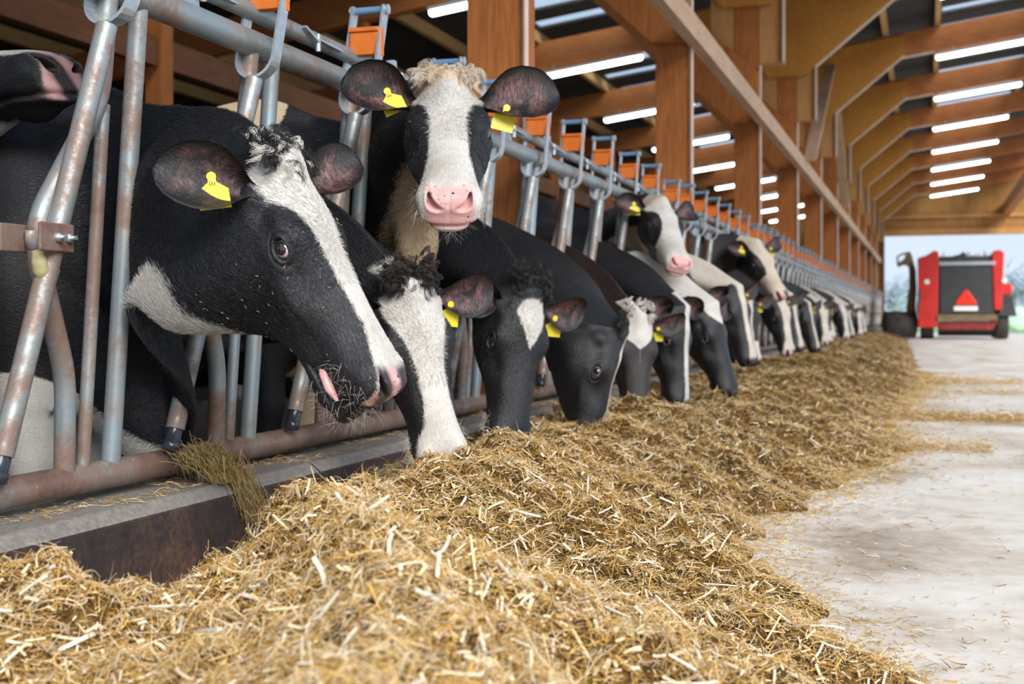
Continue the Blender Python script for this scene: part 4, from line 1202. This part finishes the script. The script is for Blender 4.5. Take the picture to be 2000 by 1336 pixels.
cow10 = make_cow('cream faced cow farther back holding its head up, two yellow tags', Pose(neckbase(11.98), .0, at_D(1480, 474, 11.9), d10, n10, 1.1), coat10,
    ears={'both': EARD + (1.0, (.42, -.2), 0)}, tags='RL', nose=(.5, .4), cream=lambda V, x, y, z: .38 + 0 * x, res='far')
# blurred cow raising its head at the left edge
d0 = camvec(.90, .02, .40); n0 = camvec(.05, .93, .15)
def coat0(V, x, y, z):
    b = blaze(x, y, z, [(.1, .03), (.3, .035), (.45, .05), (.53, .06)])
    jaw = np.where(x > -.05, np.minimum(-.17 - z, .42 - x), -.1)
    return np.maximum(np.maximum(b, jaw), low(V) + .02)
cow0 = make_cow('black cow with pink nose raising its head at the edge, behind the slanting lever', Pose(neckbase(2.25, .0, -2.75, 1.0), .05, poll_from((.53, 0, -.06), at_D(112, 128, 3.25), d0, n0, 1.18), d0, n0, 1.18, bow=.3), coat0, tags='', nose=(.3, .75))

# ---- the eating row farther back: a few poses, copied along the stalls
FARN = ['white striped', 'mostly white headed', 'dark headed', 'white necked', 'patched', 'white fronted']
protos = []
for j in range(6):
    r_ = np.random.default_rng(40 + j)
    y = 0.0
    dd = camvec(.10 + .2 * r_.uniform(), -.96, .15); nn = camvec(.30 + .6 * r_.uniform(), .1, .8)
    amt = [-.10, .16, -.30, .08, -.06, .10][j]
    wb = [.035, .085, .02, .04, .045, .07][j]
    def cf(V, x, y_, z, j=j):
        ph, fr = [.4, 2.0, 0, 1.2, 3.4, 5.0][j], [9, 7, 8, 6, 10, 8][j]
        nk = (np.sin(V[:, 0] * fr + V[:, 2] * 7 + ph + 3 * y_) - [.45, .05, 2, -.25, .30, .5][j]) * .07
        nk = np.where(x < -.02, nk, -.1)
        w = [.030, .088, .018, .035, .050, .075][j]
        b_ = blaze(x, y_, z, [(-.05, w * .8), (.0, w * 1.2), (.10, w), (.25, w * .8), (.4, w * .9), (.53, w * 1.5)], [.0, .01, 0, .03, -.05, .02][j])
        if j in (1, 4): b_ = np.maximum(b_, np.where(x > .1, np.minimum(x - .36, .05), -.1))
        return np.maximum(np.maximum(b_, nk), low(V) - .15)
    pp = Pose(neckbase(0.0, -.10, -2.5), .0, (-1.38 + .1 * r_.uniform(-1, 1), -.05 + .1 * r_.uniform(-1, 1), .93 + .05 * r_.uniform(-1, 1)), dd, nn, 1.05)
    protos.append((pp, cf, j))
NTH = {}
place = [(9.56, 0), (10.2, 3), (10.82, 4)] + [(12.67 + PITCH * i, [5, 0, 3, 1, 2, 4, 1, 5, 0, 3, 4, 1, 5, 2][i % 14]) for i in range(26) if i % 5 != 3]
place = [(y, j) for y, j in place if min(abs(y - f - .115) for f in FRAMES) > .46]
built = {}
for i, (y, j) in enumerate(place):
    if j not in built:
        pp, cf, _ = protos[j]
        built[j] = make_cow('x', pp, cf, res='far', nose=(0, .5 if j % 2 else 1.0), tags='L', ears={'both': EARD + (1.0, (.35, -.3), 0)}, cream=lambda V, x, yy, z: .18 + 0 * x)
        o = built[j]
    else: o = copy_tree(built[j])
    o.location.y += y - (0 if o is built[j] and o.location.y < 2 else built[j]['at'])
    if 'at' not in built[j].keys(): built[j]['at'] = y
    NTH[j] = NTH.get(j, 0) + 1
    w = ['nearest', 'second', 'third', 'fourth', 'fifth', 'sixth'][NTH[j] - 1]
    tag(o, '%s cow eating in the far row, %s of its markings' % (FARN[j], w), 'cow', 'cows eating farther along the fence')
for o in COL.objects:
    if 'at' in o.keys(): del o['at']
# ---------------------------------------------------------------- the heap of chopped feed along the kerb
def waves(seed, n, f0):
    r = np.random.default_rng(seed); a = r.uniform(0, 6.28, n); k = f0 * r.uniform(.6, 1.7, n); p = r.uniform(0, 6.28, n)
    return lambda X, Y: sum(np.sin(k[i] * (np.cos(a[i]) * X + np.sin(a[i]) * Y) + p[i]) for i in range(n)) / math.sqrt(n)
w1, w2, w3, w4 = waves(1, 7, 5.0), waves(2, 9, 14.0), waves(3, 11, 38.0), waves(4, 12, 90.0)
YC = [-.6, .5, 1.2, 1.75, 2.25, 2.6, 2.95, 3.4, 4.5, 6, 9, 15, 30, 58]
def heap(X, Y):
    hc = np.interp(Y, YC, [.22, .25, .31, .385, .43, .36, .295, .335, .285, .25, .25, .26, .26, .25])
    hk = np.interp(Y, [-.6, 1, 1.7, 2.17, 2.6, 3.0, 3.4, 4, 6, 10, 58], [.10, .09, .09, .09, .05, .10, .17, .21, .22, .24, .22])
    xt = np.interp(Y, [-.6, .8, 1.5, 2.0, 2.92, 3.6, 4.43, 5.59, 7.44, 9.17, 12, 15.5, 25, 40, 58], [.1, .05, -.05, -.08, -.11, -.42, -.60, -.40, -.12, -.28, -.18, -.06, -.25, -.55, -.6])
    xc = np.interp(Y, [-.6, 1.2, 1.7, 2.0, 2.3, 2.6, 3.2, 58], [-.5, -.55, -.75, -.95, -1.20, -1.25, -1.28, -1.28])
    xt = xt + .07 * w2(X * 0, Y)
    s = np.clip((X + 1.82) / (xc + 1.82), 0, 1); left = hk + (hc - hk) * s ** 2.2
    q = np.clip((X - xc) / (xt - xc), 0, 1.3)
    right = hc * (1 - q ** 1.25)
    near_step = - .06 * np.exp(-((Y - 2.75) / .30) ** 2) * np.exp(-((X + .8) / .35) ** 2)
    h = np.where(X < xc, left, right) + near_step
    b = np.clip(h / .10, 0, 1)
    h = h + b * ((.022 + .016 * np.clip((Y - 3) / 1.5, 0, 1)) * w1(X, Y) + (.015 + .013 * np.clip((Y - 3) / 1.5, 0, 1)) * w2(X, Y) + .014 * w3(X, Y) + .006 * w4(X, Y))
    # the lump in the left corner in front of the bare kerb
    h = h + .17 * np.exp(-((X + 1.42) / .20) ** 2 - ((Y - 1.80) / .16) ** 2) - .04 * np.exp(-((X + 1.55) / .2) ** 2 - ((Y - 2.35) / .25) ** 2)
    h = h - .5 * np.clip((Y - 43.2) / 1.5, 0, 1) ** 2
    return np.where(h > .004, h, -.03)
gx_ = np.linspace(-1.80, .35, 108)
gy_ = np.concatenate([np.arange(-.6, 6, .02), np.arange(6, 14, .05), np.arange(14, 58.8, .16)])
XX, YY = np.meshgrid(gx_, gy_, indexing='ij')
ZZ = heap(XX, YY)
nx_, ny_ = XX.shape
ii = np.arange(nx_ * ny_).reshape(nx_, ny_)
qq = np.stack([ii[:-1, :-1], ii[1:, :-1], ii[1:, 1:], ii[:-1, 1:]], -1).reshape(-1, 4)
keep = (ZZ.ravel()[qq] > -.02).any(1)
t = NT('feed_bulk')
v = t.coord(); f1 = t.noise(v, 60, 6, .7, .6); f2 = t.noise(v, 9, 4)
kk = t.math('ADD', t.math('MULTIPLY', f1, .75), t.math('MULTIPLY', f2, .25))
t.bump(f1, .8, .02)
M['feed'] = t.set(t.ramp(kk, [(.36, (.03, .015, .005)), (.50, (.12, .062, .016)), (.64, (.36, .20, .045))]), .8, 0, .2)  # dark bulk colour puts shade into the gaps between the pieces
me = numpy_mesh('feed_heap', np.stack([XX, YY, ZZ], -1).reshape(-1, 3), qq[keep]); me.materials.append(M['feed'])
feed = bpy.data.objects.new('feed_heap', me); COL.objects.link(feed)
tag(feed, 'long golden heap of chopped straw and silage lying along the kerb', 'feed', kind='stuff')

def tints(n, r, bright=1.0):
    pal = np.array([[.90, .77, .53], [.80, .56, .24], [.62, .365, .085], [.37, .19, .038], [.58, .47, .31], [.84, .54, .38]])
    c = pal[r.choice(6, n, p=[.15, .25, .31, .20, .06, .03])] * r.uniform(.80, 1.20, (n, 1)) * bright
    return np.clip(c, 0, .95)
t = NT('straw'); a = t.new('ShaderNodeAttribute', attribute_name='tint')
t.set(a.outputs['Color'], .5, 0, .35); M['straw'] = t.mat
t.b.inputs['Subsurface Weight'].default_value = 0.0

def heap_normal(X, Y):
    e = .006
    dx = (heap(X + e, Y) - heap(X - e, Y)) / (2 * e); dy = (heap(X, Y + e) - heap(X, Y - e)) / (2 * e)
    n = np.stack([-np.clip(dx, -1.5, 1.5), -np.clip(dy, -1.5, 1.5), np.ones_like(dx)], -1)
    return n / np.linalg.norm(n, axis=-1)[:, None]
def place_on_heap(n, r, ymin, ymax, power):
    """More pieces close by, fewer far off; only where there is feed."""
    X, Y = np.zeros(0), np.zeros(0)
    while len(X) < n:
        m = n * 3
        u = r.uniform(0, 1, m)
        y = (ymin ** (1 - power) + u * (ymax ** (1 - power) - ymin ** (1 - power))) ** (1 / (1 - power)) if power != 1 else ymin * (ymax / ymin) ** u
        y = y - 1.0 if ymin >= 1.0 else y
        x = r.uniform(-1.80, .3, m)
        ok = heap(x, y) > .006
        X, Y = np.concatenate([X, x[ok]]), np.concatenate([Y, y[ok]])
    return X[:n], Y[:n]
def lay(X, Y, Z, N, L, r, tilt, curl):
    """Centre lines (n, 4, 3) of bits lying on a surface."""
    n = len(X); a = r.uniform(0, 6.28, n)
    tv = np.stack([np.cos(a), np.sin(a), np.zeros(n)], 1); tv -= N * np.einsum('ij,ij->i', tv, N)[:, None]; tv /= np.linalg.norm(tv, axis=1)[:, None]
    ti = r.normal(0, tilt, n)[:, None]; tv = tv * np.cos(ti) + N * np.sin(np.abs(ti) * .9 + .0)
    sd = np.cross(N, tv)
    s = np.array([-.5, -.17, .17, .5])
    c = r.normal(0, curl, n)[:, None] * L[:, None]
    P = np.stack([X, Y, Z], 1)[:, None, :] + tv[:, None, :] * (L[:, None] * s)[..., None] + (sd * .7 + N * .5)[:, None, :] * (c * (.25 - s ** 2) * 2)[..., None]
    P += N[:, None, :] * (np.abs(np.sin(ti)) * L[:, None] * .42)[..., None]
    return P, tv, sd
def straw_mesh(name, P, sd, N, w, th, tint, parent):
    n = len(P); fl = np.random.default_rng(5).uniform(.3, 1, n)[:, None]
    W = sd * w[:, None] * .5; T = N * th[:, None] * .5
    ring = np.stack([-W - T, W - T, W + T, -W + T], 1)
    V = (P[:, :, None, :] + ring[:, None, :, :]).reshape(-1, 3)
    b = np.arange(n)[:, None, None] * 16
    side = np.array([[4 * k + j, 4 * k + (j + 1) % 4, 4 * k + 4 + (j + 1) % 4, 4 * k + 4 + j] for k in range(3) for j in range(4)] + [[3, 2, 1, 0], [12, 13, 14, 15]])
    Qd = (b + side[None]).reshape(-1, 4)
    me = numpy_mesh(name, V, Qd, False)
    fattr(me, 'tint', np.concatenate([np.repeat(tint, 16, 0), np.ones((n * 16, 1))], 1), 'FLOAT_COLOR')
    me.materials.append(M['straw'])
    o = bpy.data.objects.new(name, me); COL.objects.link(o); o.parent = parent
    o['kind'] = 'stuff'
    return o
r = np.random.default_rng(21)
def hairstraw(name, P, rad, ti, parent):
    o = hair(name, P, rad, ti, parent); o.data.materials.clear(); o.data.materials.append(M['straw']); o['kind'] = 'stuff'; return o
# broad pale pieces
n = 42000
X, Y = place_on_heap(n, r, 1.3, 26, 2.1)
N = heap_normal(X, Y); far = np.clip((Y - 3) / 10, 0, 2)
L = r.gamma(2.6, .0082, n) * (1 + .5 * far); w = r.uniform(.0014, .0062, n) * r.uniform(.6, 1.1, n) * (1 + .6 * far)
P, tv, sd = lay(X, Y, heap(X, Y) + r.uniform(-.002, .012, n), N, L, r, .32, .12)
ti = tints(n, r); big = (w > .0036)[:, None]; ti = np.where(big, ti * .4 + np.array([.86, .76, .56]) * .6, ti)
straw_mesh('chopped_straw', P, sd, N, w, w * r.uniform(.25, .6, n), ti, feed)
# long fine stalks and fibres
n = 330000
X, Y = place_on_heap(n, r, 1.3, 40, 1.9)
N = heap_normal(X, Y); far = np.clip((Y - 3) / 10, 0, 3)
L = r.gamma(3, .0080, n) * (1 + .5 * far)
P, tv, sd = lay(X, Y, heap(X, Y) + r.uniform(-.004, .012, n), N, L, r, .38, .35)
hairstraw('fine_fibres', P, r.uniform(.00045, .0011, n) * (1 + .9 * far), tints(n, r, .92), feed)
# long pale stalks lying on top near the camera
n = 330
X, Y = place_on_heap(n, r, 1.4, 5.0, 1.5)
N = heap_normal(X, Y); L = r.uniform(.035, .095, n); w = r.uniform(.0035, .0075, n)
P, tv, sd = lay(X, Y, heap(X, Y) + r.uniform(.006, .02, n), N, L, r, .25, .10)
straw_mesh('pale_stalks', P, sd, N, w, w * .5, np.clip(np.array([.90, .82, .64]) * r.uniform(.75, 1.05, (n, 1)), 0, .95), feed)
# strewn bits on the concrete beside the heap, and the two thin tongues pulled out across the alley
n = 16000
Y = r.uniform(1.6, 18, n); xt = np.interp(Y, [1.6, 2.92, 3.6, 4.43, 5.59, 7.44, 9.17, 12, 15.5, 18], [-.05, -.11, -.42, -.60, -.40, -.12, -.28, -.18, -.06, -.1])
X = xt + np.abs(r.normal(0, .10, n)) + r.exponential(.05, n) * (r.uniform(0, 1, n) < .3) * 4 - .06
m = 5200
Yt = np.concatenate([9.75 + r.normal(0, .14, m) , 15.2 + r.normal(0, .3, 1600), 7.5 + r.normal(0, .12, 1400), 13.2 + r.normal(0, .2, 500)])
Xt = np.concatenate([r.uniform(-.4, .68, m) , r.uniform(-.2, 1.0, 1600), r.uniform(-.3, .35, 1400), r.uniform(.1, .9, 500)])
X, Y = np.concatenate([X, Xt]), np.concatenate([Y, Yt]); n = len(X)
hz_ = np.maximum(heap(X, Y), 0)
tong = np.zeros(n); tong[-m - 3500:] = 1
N = np.tile([0, 0, 1.0], (n, 1)); far = np.clip((Y - 3) / 10, 0, 2)
L = r.gamma(3, .008, n) * (1 + .6 * far)
P, tv, sd = lay(X, Y, hz_ + .002 + r.uniform(0, .006, n) + tong * np.abs(r.normal(0, .025, n)), N, L, r, .15, .4)
P[..., 2] = np.maximum(P[..., 2], .0015)
hairstraw('strewn_fibres', P, r.uniform(.0006, .0014, n) * (1 + .9 * far), tints(n, r, .8), feed)
# litter on top of the kerb
n = 5000
Y = r.uniform(1.9, 9, n); X = r.uniform(-2.10, -1.84, n); cl = w1(X * 4, Y * 3) + .5 * w2(X, Y) > .1
X, Y = X[cl], Y[cl]; n = len(X)
N = np.tile([0, 0, 1.0], (n, 1)); L = r.gamma(3, .007, n)
P, tv, sd = lay(X, Y, .288 + r.uniform(0, .004, n), N, L, r, .12, .4)
P[..., 2] = np.maximum(P[..., 2], .2868)
o = hairstraw('kerb_litter', P, r.uniform(.0005, .0012, n), tints(n, r, .75), None)
tag(o, 'thin litter of straw bits lying on top of the kerb', 'straw', kind='stuff')
# tuft of feed hanging from the bottom rail over the kerb edge
n = 2600
cY = at_X(425, 930, -1.86)[1]
s0 = r.uniform(0, 1, n)
Y = cY + r.normal(0, .036, n) * (1.2 - .5 * s0) + (s0 - .5) * .12; X = -1.90 + s0 * .13 + r.normal(0, .012, n)
Z = .37 - .17 * s0 ** 1.6 + r.normal(0, .014, n); Z = np.maximum(Z, np.where(X < -1.80, .30, .1))
L = r.gamma(4, .009, n)
d = np.stack([.5 + r.normal(0, .35, n), r.normal(.15, .5, n), -1.0 * s0 - .2 + r.normal(0, .3, n)], 1); d /= np.linalg.norm(d, axis=1)[:, None]
s = np.array([-.5, -.17, .17, .5])
P = np.stack([X, Y, Z], 1)[:, None, :] + d[:, None, :] * (L[:, None] * s)[..., None]
P[..., 2] -= (L[:, None] * .4 * (s + .5) ** 2)
P[..., 2] = np.where(P[..., 0] < -1.80, np.maximum(P[..., 2], .29), P[..., 2]); 
o = hairstraw('feed_tuft', P, r.uniform(.0006, .0012, n), tints(n, r, .50) * np.array([.85, .85, .7]), None)
tag(o, 'dark tuft of feed hanging over the kerb edge below the bottom rail', 'feed', kind='stuff')
# ---------------------------------------------------------------- red feed wagon standing in the far doorway
S_ = 43 / 2500.0
wp = at_D(1880, 663, 43); wag = empty('feed_wagon', (wp[0], wp[1], 0))
tag(wag, 'red feed mixer wagon with dark rear panel and loader arm, standing by the far door', 'wagon')
wx = lambda px: (px - 1880) * S_
wz = lambda py: (663 - py) * S_
M['red'] = simple('red_paint', (0.52, 0.022, 0.016), 0.38, 0, 0.25, 2)
M['redworn'] = simple('dirty_dark_red_paint', (0.20, 0.018, 0.012), 0.6, 0, 0.4, 4)
M['dark'] = simple('dark_grey_sheet', (0.032, 0.034, 0.036), 0.55, 0, 0.3, 3)
M['mud'] = simple('mud_brown_steel', (0.16, 0.105, 0.055), 0.7, 0, 0.4, 6)
M['tyre'] = simple('muddy_tyre', (0.035, 0.030, 0.026), 0.8, 0, 0.4, 10)
M['rim'] = simple('pale_rim', (0.42, 0.38, 0.30), 0.6, 0, 0.3, 8)
M['white'] = simple('white_plate', (0.78, 0.76, 0.68), 0.5, 0, 0.1)
tl = NT('red_reflector'); tl.set((0.85, 0.03, 0.01), 0.3); M['reflect'] = tl.mat
# tub and side panels
MB().prism([(wx(1833), wz(618)), (wx(1940), wz(618)), (wx(1944), wz(500)), (wx(1829), wz(500))], 0.12, 4.2).build('tub', M['dark'], wag, 0.03)
MB().prism([(wx(1797), wz(640)), (wx(1834), wz(640)), (wx(1834), wz(612)), (wx(1836), wz(492)), (wx(1828), wz(488)), (wx(1812), wz(498)), (wx(1796), wz(503))], 0.0, 3.9).build('side_panel', M['red'], wag, 0.03)
MB().prism([(wx(1938), wz(606)), (wx(1952), wz(606)), (wx(1956), wz(494)), (wx(1949), wz(489)), (wx(1938), wz(490)), (wx(1934), wz(500))], 0.0, 3.9).build('side_panel', M['red'], wag, 0.03)
MB().box(wx(1951), wx(1971), 0.3, 2.2, wz(576), wz(554)).build('tool_box', M['red'], wag, 0.03)
MB().prism([(wx(1946), wz(618)), (wx(1980), wz(618)), (wx(1972), wz(578)), (wx(1950), wz(576))], 0.2, 1.6).build('mudguard', M['dark'], wag, 0.03)
MB().box(wx(1838), wx(1936), 0.05, 0.16, wz(613), wz(517)).build('rear_door', M['dark'], wag, 0.02)
MB().box(wx(1836), wx(1940), -0.02, 0.1, wz(518), wz(511)).build('top_rail', M['grey'], wag, 0.01)
m = MB(); rr_ = random.Random(3)
m.prism([(wx(1850), wz(512)), (wx(1858), wz(498)), (wx(1876), wz(494)), (wx(1884), wz(488)), (wx(1893), wz(503)), (wx(1900), wz(495)), (wx(1908), wz(508)), (wx(1930), wz(506)), (wx(1934), wz(513))], 1.0, 2.6)
m.build('auger', M['dark'], wag, 0.02)
m = MB()
for q in range(26):
    x = wx(rr_.uniform(1832, 1938)); m.tube([(x, rr_.uniform(.4, 3), wz(512)), (x + rr_.uniform(-.2, .2), rr_.uniform(.4, 3), wz(rr_.uniform(486, 502)))], [.05, .02], 5)
m.build('hay_load', M['purlin'], wag)
MB().box(wx(1832), wx(1944), -0.06, 0.16, wz(626), wz(614)).build('bumper', M['mud'], wag, 0.02)
MB().prism([(wx(1838), wz(645)), (wx(1936), wz(645)), (wx(1944), wz(627)), (wx(1832), wz(627))], 0.05, 4.0).build('chassis', M['redworn'], wag, 0.03)
MB().lathe([(.16, -.9), (.16, .9)], (wx(1887), .9, wz(648)), (1, 0, 0), 14).build('axle', M['dark'], wag)
cz = wz(588)
MB().prism([(wx(1869), cz - .12), (wx(1904), cz - .12), (wx(1906), cz - .06), (wx(1890), wz(567)), (wx(1884), wz(567)), (wx(1867), cz - .06)], -0.0, 0.045).build('slow_vehicle_triangle', M['reflect'], wag, 0.01)
MB().box(wx(1864), wx(1908), 0.0, 0.045, wz(607), wz(598)).build('number_plate', M['white'], wag, 0.005)
for px, py in ((1814, 550), (1957, 549)):
    MB().lathe([(.085, -.05), (.085, .01), (.06, .03)], (wx(px), -.0, wz(py)), (0, 1, 0), 16).build('side_lamp', M['white'], wag)
for x0, x1, w_ in ((1801, 1827, 1), (1941, 1966, 1)):
    for yy in (0.85, 3.4):
        c = ((wx(x0) + wx(x1)) / 2, yy, .55); h = (wx(x1) - wx(x0)) / 2
        wh = MB().lathe([(.33, -h), (.50, -h), (.55, -h * .6), (.55, h * .6), (.50, h), (.33, h)], c, (1, 0, 0), 30).build('wheel', M['tyre'], wag)
        MB().lathe([(.30, -h * .8), (.32, -h * .9), (.32, h * .9), (.30, h * .8)], c, (1, 0, 0), 24).build('rim', M['rim'], wh)
# loader arm with milling head at the left
m = MB(); m.tube([(wx(1790), .6, wz(640)), (wx(1783), .7, wz(600)), (wx(1787), .9, wz(560)), (wx(1786), 1.0, wz(525)), (wx(1779), 1.0, wz(492))], [.17, .16, .13, .12, .09], 10)
m.prism([(wx(1775), wz(488)), (wx(1782), wz(488)), (wx(1786), wz(520)), (wx(1770), wz(513)), (wx(1758), wz(518)), (wx(1757), wz(511)), (wx(1770), wz(502))], .8, 1.3)
m.tube([(wx(1758), 1, wz(515)), (wx(1757), 1, wz(497)), (wx(1766), 1, wz(492)), (wx(1776), 1, wz(490))], .04, 6)
arm = m.build('loader_arm', M['mud'], wag)
m = MB(); m.lathe([(.3, -.55), (.46, -.5), (.46, .5), (.3, .55)], (wx(1762), .6, .5), (1, .25, 0), 22)
for q in range(22):
    a = q * .9; xx = -.45 + .9 * (q % 7) / 6
    m.bar((wx(1762) + xx, .6 + xx * .25 + math.cos(a) * .42, .5 + math.sin(a) * .42), (wx(1762) + xx, .6 + xx * .25 + math.cos(a) * .58, .5 + math.sin(a) * .46), .06, .06)
m.build('milling_head', M['tyre'], wag)
m = MB()
m.tube([(wx(1800), .2, wz(628)), (wx(1796), -.1, wz(600)), (wx(1802), 0, wz(570)), (wx(1800), .2, wz(540))], .035, 6)
m.build('hose', M['dark'], wag)
# wrapped bales outside the door
M['wrap'] = simple('pale_green_film', (0.55, 0.78, 0.58), 0.4, 0, 0.12, 3)
for px, py, D, lab in ((1988, 652, 70, 'pale green wrapped bale outside, just right of the wagon'), (1840, 655, 74, 'pale green wrapped bale seen below the wagon')):
    p = at_D(px, py, D)
    b = MB().lathe([(.35, -.65), (.60, -.63), (.66, -.55), (.66, .55), (.60, .63), (.35, .65)], (0, 0, .66), (0, 1, 0), 26).build('wrapped_bale', M['wrap']); b.location = (p[0], p[1], -.03)
    tag(b, lab, 'bale', 'wrapped bales outside')
# short rubber flap post at the door
